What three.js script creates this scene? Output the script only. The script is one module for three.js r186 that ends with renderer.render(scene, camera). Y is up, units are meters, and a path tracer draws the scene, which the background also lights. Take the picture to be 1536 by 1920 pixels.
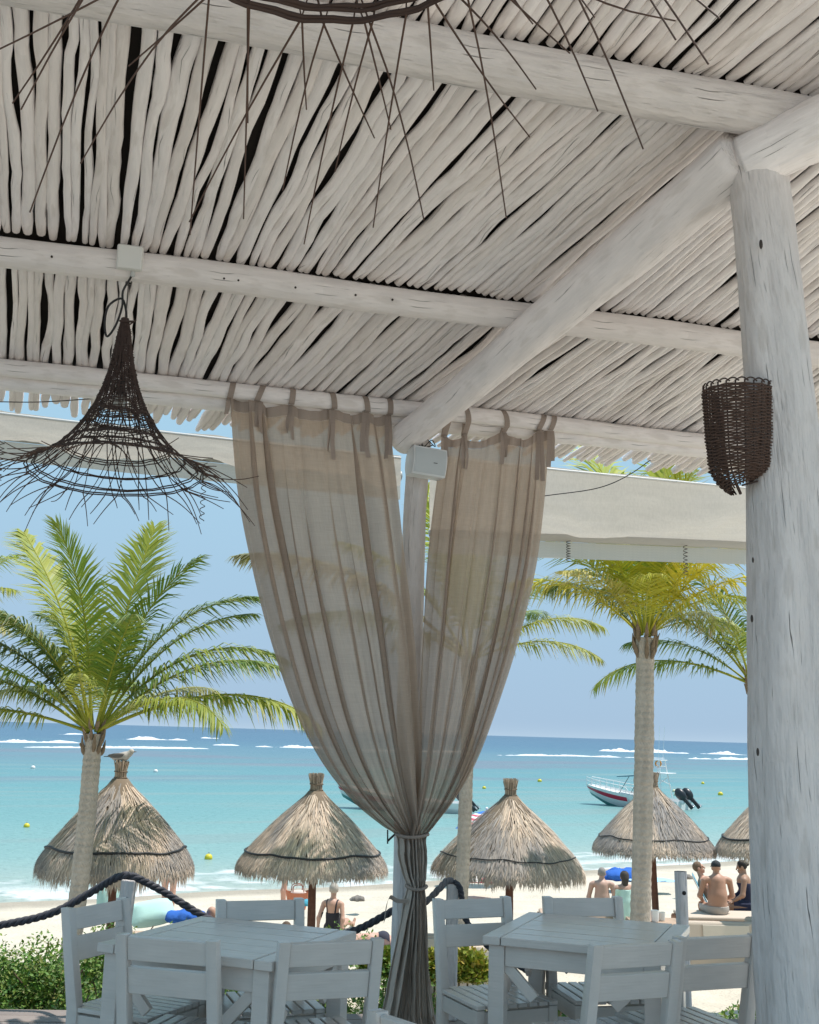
import * as THREE from 'three';
import { mergeGeometries, mergeVertices, toCreasedNormals } from 'three/addons/utils/BufferGeometryUtils.js';
import { RoundedBoxGeometry } from 'three/addons/geometries/RoundedBoxGeometry.js';
import { MarchingCubes } from 'three/addons/objects/MarchingCubes.js';

// ------------------------------------------------------------------ camera
const F = 2150, PW = 1536, PH = 1920, EYE = 1.58;          // focal length in photo pixels, photo size, eye height above the deck
const ROLL = Math.atan(0.0289), PITCH = Math.atan(414 * Math.cos(ROLL) / F);
const scene = new THREE.Scene();
const camera = new THREE.PerspectiveCamera(2 * Math.atan(PH / 2 / F) * 180 / Math.PI, PW / PH, 0.05, 12000);
camera.rotation.order = 'YXZ';
camera.position.set(0, EYE, 0);
camera.rotation.set(PITCH, 0, ROLL);

// ------------------------------------------------------------------ sky, sun, exposure
const renderer = new THREE.WebGLRenderer({ antialias: true });
renderer.toneMapping = THREE.LinearToneMapping;
renderer.toneMappingExposure = 1.95;
renderer.shadowMap.enabled = true;
{
  const W = 64, H = 256, d = new Float32Array(W * H * 4);
  const stops = [[-90, .34, .42, .48], [0, .205, .283, .372], [4, .205, .296, .388], [12, .205, .322, .415], [30, .20, .345, .445], [60, .17, .30, .43], [90, .15, .27, .41]];
  for (let j = 0; j < H; j++) {
    const el = (j + .5) / H * 180 - 90;
    let k = 0; while (k < stops.length - 2 && el > stops[k + 1][0]) k++;
    const a = stops[k], b = stops[k + 1], t = Math.min(1, Math.max(0, (el - a[0]) / (b[0] - a[0])));
    for (let i = 0; i < W; i++) { const o = (j * W + i) * 4; for (let c = 0; c < 3; c++) d[o + c] = a[c + 1] + (b[c + 1] - a[c + 1]) * t; d[o + 3] = 1; }
  }
  const t = new THREE.DataTexture(d, W, H, THREE.RGBAFormat, THREE.FloatType);
  t.mapping = THREE.EquirectangularReflectionMapping; t.magFilter = THREE.LinearFilter; t.needsUpdate = true;
  scene.background = t; scene.environment = t;
}
const sun = new THREE.DirectionalLight(new THREE.Color(1, .945, .885), 2.9);
sun.position.set(26, 70, -5); sun.castShadow = true; sun.shadow.mapSize.set(4096, 4096);
Object.assign(sun.shadow.camera, { left: -40, right: 40, top: 40, bottom: -40, near: 1, far: 200 });
scene.add(sun); scene.add(sun.target);

// ------------------------------------------------------------------ helpers
const V = (x, y, z) => new THREE.Vector3(x, y, z);
const lerp = (a, b, t) => a + (b - a) * t, clamp = (x, a, b) => Math.min(b, Math.max(a, x));
const smooth = (a, b, x) => { const t = clamp((x - a) / (b - a), 0, 1); return t * t * (3 - 2 * t); };
function RNG(s) { s = (s * 2654435761) >>> 0 || 1; return () => { s = (s + 0x6d2b79f5) | 0; let t = Math.imul(s ^ (s >>> 15), 1 | s); t = (t + Math.imul(t ^ (t >>> 7), 61 | t)) ^ t; return ((t ^ (t >>> 14)) >>> 0) / 4294967296; }; }
const rnd = RNG(11);
const R = (a, b, r = rnd) => a + (b - a) * r();
const hash = (i, j, k = 0) => { let h = Math.imul(i | 0, 374761393) + Math.imul(j | 0, 668265263) + Math.imul(k | 0, 2147483647 ^ 0x5bd1e995); h = Math.imul(h ^ (h >>> 13), 1274126177); return ((h ^ (h >>> 16)) >>> 0) / 4294967296; };
function noise2(x, y, seed = 0, per = 0) {
  const i = Math.floor(x), j = Math.floor(y), u = x - i, v = y - j, w = (t) => t * t * (3 - 2 * t), m = (a) => per ? ((a % per) + per) % per : a;
  return lerp(lerp(hash(m(i), m(j), seed), hash(m(i + 1), m(j), seed), w(u)), lerp(hash(m(i), m(j + 1), seed), hash(m(i + 1), m(j + 1), seed), w(u)), w(v));
}
function fbm(x, y, seed = 0, oct = 4, per = 0) { let a = .5, s = 0, n = 0; for (let o = 0; o < oct; o++) { s += a * noise2(x, y, seed + o, per); n += a; a *= .5; x *= 2; y *= 2; per *= 2; } return s / n; }
// a photo pixel is a direction only; the second argument says what it meets
function dirOf(px, py) {
  let u = px - PW / 2, v = py - PH / 2; const c = Math.cos(ROLL), s = Math.sin(ROLL);
  [u, v] = [u * c + v * s, -u * s + v * c];
  const x = u / F, y = -v / F, cp = Math.cos(PITCH), sp = Math.sin(PITCH);
  return V(x, y * cp + sp, -(cp - y * sp));
}
const onLevel = (px, py, y) => { const d = dirOf(px, py), t = (y - EYE) / d.y; return V(d.x * t, y, d.z * t); };
const atDepth = (px, py, z) => { const d = dirOf(px, py), t = z / d.z; return V(d.x * t, EYE + d.y * t, z); };
const onPlane = (px, py, p0, n) => { const d = dirOf(px, py), t = (p0.x * n.x + (p0.y - EYE) * n.y + p0.z * n.z) / d.dot(n); return V(d.x * t, EYE + d.y * t, d.z * t); };
const ALONG = V(3.8676, 0, -1.0184).normalize();            // direction of the purlins and of the deck's edge
const ACROSS = V(-ALONG.z, 0, ALONG.x);                     // horizontal, towards the camera
const onFront = (px, py, dist) => onPlane(px, py, V(0, 0, -dist), ACROSS);   // upright plane parallel to the purlins

const taken = new Map();
function numbered(name) { const n = taken.get(name) ?? 0; taken.set(name, n + 1); return n ? name + '_' + String(n).padStart(3, '0') : name; }
function sh(o) { o.traverse((m) => { if (m.isMesh) { m.castShadow = true; m.receiveShadow = true; } }); return o; }
function tag(o, label, category, group, kind) { o.userData.label = label; if (category) o.userData.category = category; if (group) o.userData.group = group; if (kind) o.userData.kind = kind; return o; }
function thing(name, label, category, pos = [0, 0, 0], turn = 0, group) {
  const o = new THREE.Group(); o.name = numbered(name); o.position.set(...pos); o.rotation.y = turn; scene.add(o); return tag(o, label, category, group);
}
function part(name, geom, mat, parent) { const m = new THREE.Mesh(Array.isArray(geom) ? merge(geom) : geom, mat); m.name = name; m.castShadow = m.receiveShadow = true; parent.add(m); return m; }
function solo(name, geom, mat, label, category, group) { const m = new THREE.Mesh(Array.isArray(geom) ? merge(geom) : geom, mat); m.name = numbered(name); m.castShadow = m.receiveShadow = true; scene.add(m); return tag(m, label, category, group); }
function struct(name, geom, mat, label, kind = 'structure') { const m = new THREE.Mesh(Array.isArray(geom) ? merge(geom) : geom, mat); m.name = numbered(name); m.receiveShadow = m.castShadow = true; scene.add(m); m.userData.kind = kind; if (label) m.userData.label = label; return m; }
function merge(list) {
  const hasColor = list.some((g) => g.attributes.color);
  const out = list.map((g) => {
    if (!g.index) { const n = g.attributes.position.count, ix = new Uint32Array(n); for (let i = 0; i < n; i++) ix[i] = i; g.setIndex(new THREE.BufferAttribute(ix, 1)); }
    if (!g.attributes.uv) g.setAttribute('uv', new THREE.BufferAttribute(new Float32Array(g.attributes.position.count * 2), 2));
    if (hasColor && !g.attributes.color) g.setAttribute('color', new THREE.BufferAttribute(new Float32Array(g.attributes.position.count * 3).fill(1), 3));
    return g;
  });
  return out.length === 1 ? out[0] : mergeGeometries(out);
}
// uv in metres from the dominant axis of each normal
function metreUV(g, ou = 0, ov = 0) {
  const p = g.attributes.position, n = g.attributes.normal, uv = new Float32Array(p.count * 2);
  for (let i = 0; i < p.count; i++) {
    const ax = Math.abs(n.getX(i)), ay = Math.abs(n.getY(i)), az = Math.abs(n.getZ(i)), x = p.getX(i), y = p.getY(i), z = p.getZ(i);
    const q = ax >= ay && ax >= az ? [z, y] : ay >= az ? [x, z] : [x, y];
    uv[2 * i] = q[0] + ou; uv[2 * i + 1] = q[1] + ov;
  }
  g.setAttribute('uv', new THREE.BufferAttribute(uv, 2)); return g;
}
function rbox(w, h, d, x = 0, y = 0, z = 0, r = .004, seg = 1, rot) {
  const g = new RoundedBoxGeometry(w, h, d, seg, Math.min(r, w * .49, h * .49, d * .49)); metreUV(g, R(0, 3), R(0, 3)); if (rot) g.applyMatrix4(new THREE.Matrix4().makeRotationFromEuler(new THREE.Euler(...rot))); return g.translate(x, y, z);
}
function meshOf(pos, idx, uv, col) {
  const g = new THREE.BufferGeometry(); g.setAttribute('position', new THREE.Float32BufferAttribute(pos, 3)); g.setIndex(idx);
  if (uv) g.setAttribute('uv', new THREE.Float32BufferAttribute(uv, 2)); if (col) g.setAttribute('color', new THREE.Float32BufferAttribute(col, 3));
  g.computeVertexNormals(); return g;
}
// tube along points with its own radius at each; rf(angle, i) may vary it
function tube(pts, rad, sides = 6, o = {}) {
  const n = pts.length, pos = [], uv = [], idx = [], nor = []; const T = [];
  for (let i = 0; i < n; i++) T.push(pts[Math.min(n - 1, i + 1)].clone().sub(pts[Math.max(0, i - 1)]).normalize());
  let N = Math.abs(T[0].y) < .9 ? V(0, 1, 0) : V(1, 0, 0); N.sub(T[0].clone().multiplyScalar(N.dot(T[0]))).normalize();
  let len = 0; const ou = o.ou ?? 0, rr = (i) => typeof rad === 'number' ? rad : rad[i];
  const q = V(0, 0, 0);
  for (let i = 0; i < n; i++) {
    if (i) len += pts[i].distanceTo(pts[i - 1]);
    N.sub(T[i].clone().multiplyScalar(N.dot(T[i]))).normalize(); const B = T[i].clone().cross(N);
    for (let k = 0; k <= sides; k++) {
      const a = k / sides * Math.PI * 2, r = rr(i) * (o.rf ? o.rf(k === sides ? 0 : a, i / (n - 1)) : 1), c = Math.cos(a), s = Math.sin(a);
      q.set(N.x * c + B.x * s, N.y * c + B.y * s, N.z * c + B.z * s); pos.push(pts[i].x + q.x * r, pts[i].y + q.y * r, pts[i].z + q.z * r); nor.push(q.x, q.y, q.z);
      uv.push(ou + k / sides * 2 * Math.PI * rr(i), ou * .7 + len);
    }
  }
  for (let i = 0; i < n - 1; i++) for (let k = 0; k < sides; k++) { const a = i * (sides + 1) + k, b = a + sides + 1; idx.push(a, a + 1, b, b, a + 1, b + 1); }
  if (o.cap) for (const e of [0, n - 1]) {
    const c = pos.length / 3, dome = e ? T[e] : T[0].clone().negate(), h = rr(e) * (o.dome ?? .35);
    pos.push(pts[e].x + dome.x * h, pts[e].y + dome.y * h, pts[e].z + dome.z * h); nor.push(dome.x, dome.y, dome.z); uv.push(ou, 0);
    for (let k = 0; k < sides; k++) { const a = e * (sides + 1) + k; e ? idx.push(a, a + 1, c) : idx.push(a + 1, a, c); }
  }
  const g = new THREE.BufferGeometry(); g.setAttribute('position', new THREE.Float32BufferAttribute(pos, 3)); g.setAttribute('normal', new THREE.Float32BufferAttribute(nor, 3)); g.setAttribute('uv', new THREE.Float32BufferAttribute(uv, 2)); g.setIndex(idx);
  if (o.rf) { g.computeVertexNormals(); weld(g, n, sides); }
  return g;
}
function weld(g, n, sides) {   // same normal on both sides of the tube's seam
  const N = g.attributes.normal; for (let i = 0; i < n; i++) { const a = i * (sides + 1), b = a + sides, v = V(N.getX(a) + N.getX(b), N.getY(a) + N.getY(b), N.getZ(a) + N.getZ(b)).normalize(); N.setXYZ(a, v.x, v.y, v.z); N.setXYZ(b, v.x, v.y, v.z); }
}
const spline = (pts, n) => new THREE.CatmullRomCurve3(pts, false, 'centripetal').getPoints(n);
const lin = (a, b, n) => Array.from({ length: n + 1 }, (_, i) => a.clone().lerp(b, i / n));
const table1 = (tab, x) => { let k = 0; while (k < tab.length - 2 && x > tab[k + 1][0]) k++; const [a, b] = [tab[k], tab[k + 1]]; return a[1] + (b[1] - a[1]) * (x - a[0]) / (b[0] - a[0]); };
function tinted(g, c) { const n = g.attributes.position.count, a = new Float32Array(n * 3); for (let i = 0; i < n; i++) { a[3 * i] = c[0]; a[3 * i + 1] = c[1]; a[3 * i + 2] = c[2]; } g.setAttribute('color', new THREE.BufferAttribute(a, 3)); return g; }

// ------------------------------------------------------------------ textures and materials
const enc = (c) => Math.round(255 * clamp(c <= .0031308 ? c * 12.92 : 1.055 * Math.pow(c, 1 / 2.4) - .055, 0, 1));
function tex(n, fn, srgb, rx = 1, ry = rx, h = n) {
  const d = new Uint8Array(n * h * 4);
  for (let j = 0; j < h; j++) for (let i = 0; i < n; i++) { const c = fn(i / n, j / h), o = (j * n + i) * 4; for (let k = 0; k < 3; k++) d[o + k] = srgb ? enc(Array.isArray(c) ? c[k] : c) : Math.round(255 * clamp(Array.isArray(c) ? c[k] : c, 0, 1)); d[o + 3] = 255; }
  const t = new THREE.DataTexture(d, n, h, THREE.RGBAFormat); t.wrapS = t.wrapT = THREE.RepeatWrapping; t.magFilter = THREE.LinearFilter; t.minFilter = THREE.LinearMipmapLinearFilter; t.generateMipmaps = true;
  if (srgb) t.colorSpace = THREE.SRGBColorSpace; t.repeat.set(rx, ry); t.needsUpdate = true; return t;
}
const C = (c) => new THREE.Color().setRGB(...c);
const std = (c, rough = .8, o = {}) => new THREE.MeshStandardMaterial({ color: C(c), roughness: rough, ...o });
const phys = (c, rough, o = {}) => new THREE.MeshPhysicalMaterial({ color: C(c), roughness: rough, ...o });
// limewashed poles: uv u around, v along (metres); brush streaks, knots of grey wood, drips
const crackAt = (u, v) => { const a = fbm(u * 14 + .35 * fbm(u * 8, v * 8, 15, 3, 8), v * 2, 17, 3, 2), m = smooth(.56, .72, fbm(u * 6, v * 4, 19, 3, 2)); return smooth(.022, .006, Math.abs(a - .5)) * m; };
const limeMap = tex(1024, (u, v) => {
  const streak = fbm(u * 24, v * 5, 3, 4, 8), patch = fbm(u * 5, v * 5, 9, 4, 5), fleck = noise2(u * 96, v * 40, 21, 32), grain = noise2(u * 180, v * 12, 23, 12);
  let k = .95 + .16 * (streak - .5) + .16 * (patch - .5) + .05 * (grain - .5); const bare = smooth(.58, .80, fbm(u * 9, v * 6, 25, 5, 3) + .5 * (streak - .5)) * .13, c = crackAt(u, v) * .62;
  if (fleck > .955) k -= .13;
  return [k * (1 - bare) * (1 - c), k * (1 - bare * 1.08) * (1 - c), k * (1 - bare * 1.2) * (1 - c)];
}, true, 2, 1);
const limeBump = tex(1024, (u, v) => .45 * fbm(u * 30, v * 6, 5, 4, 6) + .55 * fbm(u * 12, v * 12, 6, 4, 12) - .5 * crackAt(u, v), false, 2, 1);
const limes = [[.90, .84, .825], [.87, .81, .79], [.90, .85, .84], [.83, .77, .745], [.88, .83, .82]].map((c) => std(c, .82, { map: limeMap, bumpMap: limeBump, bumpScale: .009 }));
const limePost = std([.71, .66, .64], .8, { map: limeMap, bumpMap: limeBump, bumpScale: .02 });
// gloss-painted furniture
const paintMap = tex(512, (u, v) => { const g = fbm(u * 6, v * 60, 31, 4, 6), p = fbm(u * 6, v * 6, 33, 4, 6), s = noise2(u * 70, v * 70, 37, 70); const k = .95 + .07 * (g - .5) + .1 * (p - .5) - (s > .985 ? .12 : 0); return [k, k, k * .995]; }, true, 2, 2);
const paintBump = tex(512, (u, v) => .6 * fbm(u * 6, v * 70, 41, 3, 6) + .4 * fbm(u * 16, v * 16, 43, 3, 16), false, 2, 2);
const paint = std([.67, .615, .575], .24, { map: paintMap, bumpMap: paintBump, bumpScale: .0012 });
// grey weathered deck
const deckMap = tex(512, (u, v) => { const g = fbm(u * 3, v * 90, 51, 5, 3), p = fbm(u * 5, v * 5, 53, 4, 5); const k = .86 + .45 * (g - .5) + .25 * (p - .5); return [k, k * .96, k * .93]; }, true, 1, 1);
const deckBump = tex(512, (u, v) => fbm(u * 3, v * 110, 55, 4, 3), false);
const deckMats = [[.27, .235, .215], [.31, .27, .245], [.23, .20, .185]].map((c) => std(c, .75, { map: deckMap, bumpMap: deckBump, bumpScale: .004 }));
const bleached = [[.62, .59, .54], [.66, .63, .58], [.58, .55, .50]].map((c) => std(c, .7, { map: deckMap, bumpMap: deckBump, bumpScale: .003 }));
const sandBump = tex(512, (u, v) => .55 * fbm(u * 7, v * 7, 61, 5, 7) + .45 * fbm(u * 40, v * 40, 63, 3, 40), false, .5);
const sandMap = tex(512, (u, v) => { const k = .94 + .22 * (fbm(u * 6, v * 6, 65, 5, 6) - .5) + .12 * (noise2(u * 200, v * 200, 66, 200) - .5); return [k, k * .985, k * .96]; }, true, .4);
const ripple = tex(512, (u, v) => .5 * fbm(u * 6, v * 12, 71, 4, 6) + .5 * Math.abs(fbm(u * 12, v * 22, 73, 4, 12) * 2 - 1), false, .22);
const barkMap = tex(256, (u, v) => { const r = fbm(u * 6, v * 26, 81, 4, 2), s = fbm(u * 20, v * 8, 83, 3, 4); const k = .8 + .5 * (r - .5) + .3 * (s - .5); return [k, k * .97, k * .93]; }, true, 2, 1);
const barkBump = tex(256, (u, v) => .7 * fbm(u * 4, v * 30, 85, 4, 2) + .3 * fbm(u * 30, v * 10, 86, 3, 2), false, 2, 1);
const bark = std([.58, .51, .44], .95, { map: barkMap, bumpMap: barkBump, bumpScale: .02 });
const weave = tex(256, (u, v) => { const a = Math.sin(u * 256 * Math.PI / 2), b = Math.sin(v * 256 * Math.PI / 2); return .5 + .2 * a + .2 * b + .2 * (noise2(u * 40, v * 200, 91, 40) - .5); }, false, 2);
const linenMap = tex(512, (u, v) => { const k = .93 + .09 * (noise2(u * 240, v * 10, 93, 240) - .5) + .09 * (noise2(u * 10, v * 240, 95, 240) - .5) + .08 * (fbm(u * 5, v * 5, 97, 3, 5) - .5); return [k, k, k]; }, true, 2);
const sheer = phys([.60, .49, .405], .76, { map: linenMap, transmission: .54, thickness: 0, specularIntensity: .1, side: THREE.DoubleSide });
const sheerTail = phys([.58, .49, .42], .9, { map: linenMap, transmission: .16, thickness: 0, specularIntensity: .1, side: THREE.DoubleSide });
const valanceCloth = phys([.70, .65, .58], .95, { map: linenMap, transmission: .6, thickness: 0, specularIntensity: .1, side: THREE.DoubleSide });
const sheerHem = phys([.42, .345, .30], .9, { map: linenMap, transmission: .25, thickness: 0, specularIntensity: .1, side: THREE.DoubleSide });
const awningCloth = phys([.58, .545, .49], .95, { map: linenMap, transmission: .36, thickness: 0, specularIntensity: .1, side: THREE.DoubleSide });
const alu = std([.62, .61, .58], .5);
const wicker = std([.052, .030, .024], .75), wickerWarm = std([.085, .046, .032], .75);
const blackCable = std([.012, .012, .013], .55), darkMetal = std([.05, .05, .05], .5, { metalness: .6 });
const wireMetal = std([.12, .11, .10], .5, { metalness: .5 });
const strawMat = std([1, 1, 1], .95, { vertexColors: true, side: THREE.DoubleSide });
const strawCore = std([.20, .155, .11], 1);
const poleWood = std([.19, .085, .055], .8, { map: barkMap, bumpMap: barkBump, bumpScale: .006 });
const leafMat = phys([1, 1, 1], .5, { vertexColors: true, transmission: .42, thickness: 0, specularIntensity: .4, side: THREE.DoubleSide });
const skin = (c) => phys(c, .55, { sheen: .2, sheenColor: C([.3, .2, .15]) });

const t0 = Date.now();
const lap = (s) => console.log(s, ((Date.now() - t0) / 1000).toFixed(1));
// ================================================================== ground, sea
const SN = [-.554, -.832], ST = [.832, -.554];               // seaward and along the shore, in x and z
const shoreS = (x, z) => x * SN[0] + (z + 33.3) * SN[1], shoreT = (x, z) => x * ST[0] + (z + 33.3) * ST[1];
const fromShore = (s, t) => [s * SN[0] + t * ST[0], s * SN[1] + t * ST[1] - 33.3];
const shoreWarp = (t) => 2.2 * (fbm(t * .09 + 40, 3.3, 101, 3) - .5);
const SEA = -2.5;
const deckDist = (x, z) => -(z + .065 * x);                  // metres in front of the camera, square to the deck's edge
function sandY(x, z, rough = 1) {
  const s = shoreS(x, z) + shoreWarp(shoreT(x, z)); let y;
  if (s > 0) y = SEA - .07 * s; else if (s > -2.5) y = SEA + .055 * -s; else y = SEA + .1375 + .04 * (-s - 2.5);
  if (s < -22) y = Math.max(y - .0, -1.7);
  y = Math.min(y, -1.2);
  const d = deckDist(x, z), bank = smooth(11.5, 7.4, d) * (1 - .45 * smooth(.6, 1.6, x)); y = lerp(y, -.52, bank * smooth(60, 30, Math.abs(x))); y = lerp(y, -.04, smooth(2.9, 2.2, d) * smooth(60, 30, Math.abs(x)));
  if (rough) { const dry = smooth(0, -4, s) * rough * (1 - bank); y += dry * (.09 * (fbm(x * 1.3, z * 1.3, 111, 4) - .5) + .07 * (fbm(x * 3.4, z * 3.4, 113, 3) - .5)); }
  return y;
}
function spread(lo, a, b, hi, step, grow) { const m = []; for (let v = a; v <= b; v += step) m.push(v); let s = step, v = b; while (v < hi) { s *= grow; v += s; m.push(Math.min(v, hi)); } s = step; v = a; const l = []; while (v > lo) { s *= grow; v -= s; l.push(Math.max(v, lo)); } return [...l.reverse(), ...m]; }
function sheet(S, T, fn, widen = () => 1) {
  const pos = [], uv = [], col = [], idx = [];
  for (const s of S) for (const t of T) { const [x, z] = fromShore(s, t * widen(s)), [y, c] = fn(x, z, s, t * widen(s)); pos.push(x, y, z); uv.push(x, z); col.push(...c); }
  const w = T.length; for (let i = 0; i < S.length - 1; i++) for (let j = 0; j < w - 1; j++) { const a = i * w + j, b = a + w; idx.push(a, a + 1, b, b, a + 1, b + 1); }
  const g = meshOf(pos, idx, uv, col);
  if (g.attributes.normal.getY(5 * w + 5) < 0) { g.setIndex(idx.map((_, i) => idx[i % 3 === 0 ? i : i % 3 === 1 ? i + 1 : i - 1])); g.computeVertexNormals(); }
  return g;
}
struct('beach_sand', sheet(spread(-400, -28, 3, 70, .2, 1.25), spread(-500, -30, 30, 500, .24, 1.3), (x, z, s, t) => {
  const y = sandY(x, z), ss = s + shoreWarp(t), wet = smooth(-1.9, -.7, ss + 1.2 * (fbm(x * .5, z * .5, 115, 3) - .5)), k = 1 + .1 * (fbm(x * .35, z * .35, 117, 4) - .5);
  const soil = smooth(10.2, 8.2, deckDist(x, z)) * smooth(.35, .6, fbm(x * 1.1, z * 1.1, 119, 3) - .3 * smooth(.2, 1.0, x));
  let c = [.57 * k, .515 * k, .425 * k]; c = c.map((v, i) => lerp(v, [.36, .32, .26][i], wet)); c = c.map((v, i) => lerp(v, [.13, .10, .07][i], soil)); return [y, c];
}), std([1, 1, 1], .95, { vertexColors: true, map: sandMap, bumpMap: sandBump, bumpScale: .05 }), 'pale dry beach sand with footprints');

const seaStops = [[0, .36, .40, .35], [3, .275, .365, .335], [9, .20, .335, .32], [22, .145, .295, .295], [45, .115, .265, .28], [80, .105, .235, .265], [110, .115, .21, .25], [150, .105, .20, .25], [200, .085, .175, .24], [330, .07, .145, .22], [1200, .062, .125, .20], [9000, .065, .125, .195]];
function seaColour(s, t) {
  const w = s * (1 + .35 * (fbm(t * .012 + 7, s * .02, 121, 4) - .5)) + 4 * (fbm(t * .1, s * .2, 123, 3) - .5); let c = [1, 2, 3].map((k) => table1(seaStops.map((q) => [q[0], q[k]]), Math.max(0, w)));
  const reef = smooth(.56, .68, fbm(t * .022 + 3, s * .085, 125, 5)) * smooth(40, 75, s) * smooth(190, 130, s); c = c.map((v, i) => lerp(v, [.15, .18, .225][i], reef * .8));
  const lane = smooth(.55, .72, fbm(t * .05, s * .5 + 9, 127, 4)) * smooth(5, 14, s) * smooth(120, 60, s); c = c.map((v, i) => lerp(v, [.20, .285, .275][i], lane * .6));
  return c;
}
struct('sea', sheet(spread(-2.5, -2.5, 9, 9000, .11, 1.035), spread(-70, -26, 26, 70, .2, 1.16), (x, z, s, t) => {
  const ss = s + shoreWarp(t), near = smooth(14, 2, ss);
  const swell = Math.sin(ss * 1.9 + 2.5 * fbm(t * .12, ss * .3, 131, 3) * 3), y = SEA + near * .016 * swell + (s < 200 ? .035 * (fbm(x * .45, z * .45, 133, 3) - .5) * smooth(0, 3, ss) : 0);
  let c = seaColour(Math.max(0, ss), t);
  const edge = 2.4 + 2.6 * fbm(t * .22, 1.7, 135, 3), lace = fbm(x * 1.7, z * 1.7, 137, 4), foam = Math.max(smooth(edge, edge * .25, ss) * smooth(.40, .56, lace + .12 * swell + .12 * smooth(1.2, 0, ss)), smooth(.9, .1, Math.abs(ss - edge - .4)) * smooth(.42, .58, fbm(x * 1.1, z * 1.1, 139, 4)) * .9);
  c = c.map((v, i) => lerp(v, [.68, .69, .68][i], foam * .9)); return [y, c];
}, (s) => 1 + Math.max(0, s - 9) * .028), phys([1, 1, 1], .34, { vertexColors: true, specularIntensity: .42, ior: 1.33, bumpMap: ripple, bumpScale: .16 }), 'turquoise sea with reef patches and foam at the shore');
lap('sea');
// breaking waves on the reef: lumpy ridges of foam
const foamMat = std([.70, .72, .73], .95, { bumpMap: sandBump, bumpScale: .2 });
const waves = [[-40, 155, 1391, 1393, 9], [35, 415, 1401, 1404, 6], [222, 352, 1386, 1388, 9], [376, 420, 1384, 1385, 6], [398, 450, 1397, 1398, 4], [478, 640, 1400, 1404, 7], [660, 900, 1407, 1411, 5], [925, 1112, 1416, 1418, 5], [1123, 1292, 1408, 1413, 13], [1310, 1440, 1413, 1417, 9], [1245, 1440, 1422, 1425, 8], [1080, 1250, 1418, 1422, 5], [95, 160, 1377, 1377, 4]];
waves.forEach(([x0, x1, y0, y1, h], w) => {
  const A = onLevel(x0, y0, SEA), B = onLevel(x1, y1, SEA), mpp = -A.z / F, n = Math.max(24, Math.round((x1 - x0) / 2.2)), m = 6, pos = [], idx = [], r = RNG(300 + w);
  const back = V(A.x, 0, A.z).normalize(); const kx = R(0, 50, r);
  for (let i = 0; i <= n; i++) {
    const t = i / n, p = A.clone().lerp(B, t), end = Math.pow(Math.sin(Math.PI * clamp(t, .002, .998)), .6), hh = .72 * h * mpp * end * (.92 * smooth(.22, .72, fbm(t * (x1 - x0) / 34 + kx, 2, 141, 5)) + .25 * (noise2(t * (x1 - x0) / 3, kx, 142) - .35)), wid = 3.2 + 4.5 * fbm(t * 9 + kx, 5, 143, 3);
    for (let k = 0; k <= m; k++) { const a = k / m, up = Math.pow(Math.sin(Math.PI * a), .7) * hh * (.85 + .3 * noise2(t * n * .7, k * 1.7, 145 + w)), off = (a - .45) * wid * (1 + hh) + .8 * (noise2(t * n * .5, k, 147) - .5); pos.push(p.x + back.x * off, SEA - .05 + up, p.z + back.z * off); }
  }
  for (let i = 0; i < n; i++) for (let k = 0; k < m; k++) { const a = i * (m + 1) + k, b = a + m + 1; idx.push(a, a + 1, b, b, a + 1, b + 1); }
  struct('breaking_wave', metreUV(meshOf(pos, idx)), foamMat, 'white line of surf breaking on the reef');
});

// ================================================================== deck
{
  const deck = new THREE.Group(); deck.name = 'deck'; deck.userData.kind = 'structure'; deck.userData.label = 'weathered grey wooden terrace deck'; scene.add(deck); deck.rotation.y = Math.atan(.065);
  const r = RNG(21);
  for (let k = 0; k < 32; k++) { const z = -6.9 + k * .142; part('plank', rbox(14, .032, .132, R(-.05, .05, r), -.016 + R(-.002, .002, r), z, .006, 1), (k < 4 ? deckMats : bleached)[Math.floor(r() * 3)], deck); }
  part('fascia_board', rbox(14, .2, .03, 0, -.14, -6.955, .005), deckMats[1], deck);
  for (let k = -5; k <= 5; k++) part('joist', rbox(.08, .3, 4.3, k * 1.35, -.19, -4.7, .004), deckMats[2], deck);
}

// ================================================================== pergola: posts, rafters, purlins, stick roof
const roofM = atDepth(780, 775, -6.6), roofN = atDepth(1400, 205, -4.45);
const roofUp = ALONG.clone().cross(roofN.clone().sub(roofM)).normalize(); if (roofUp.y < 0) roofUp.negate();
const roofDown = roofM.clone().sub(roofN); roofDown.sub(ALONG.clone().multiplyScalar(roofDown.dot(ALONG))).normalize();   // in the roof, square to the purlins, towards the sea
const lift = (h) => roofM.clone().addScaledVector(roofUp, h);
const onRoof = (px, py, h = 0) => onPlane(px, py, lift(.05 + h), roofUp);      // h above the undersides of the sticks
const cOf = (p) => p.clone().sub(roofM).dot(roofDown), aOf = (p) => p.dot(ALONG);
const roofPoint = (a, c, h) => { const p = roofM.clone().addScaledVector(roofDown, c).addScaledVector(roofUp, .05 + h); return p.addScaledVector(ALONG, a - aOf(p)); };
console.log('roof pitch', (Math.acos(roofUp.y) * 180 / Math.PI).toFixed(1), 'M', roofM.toArray().map((v) => v.toFixed(2)).join(), 'N', roofN.toArray().map((v) => v.toFixed(2)).join());
const pergola = thing('pergola', 'white limewashed pole pergola with a slatted stick roof on crooked posts', 'pergola');
const purlins = [];
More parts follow.
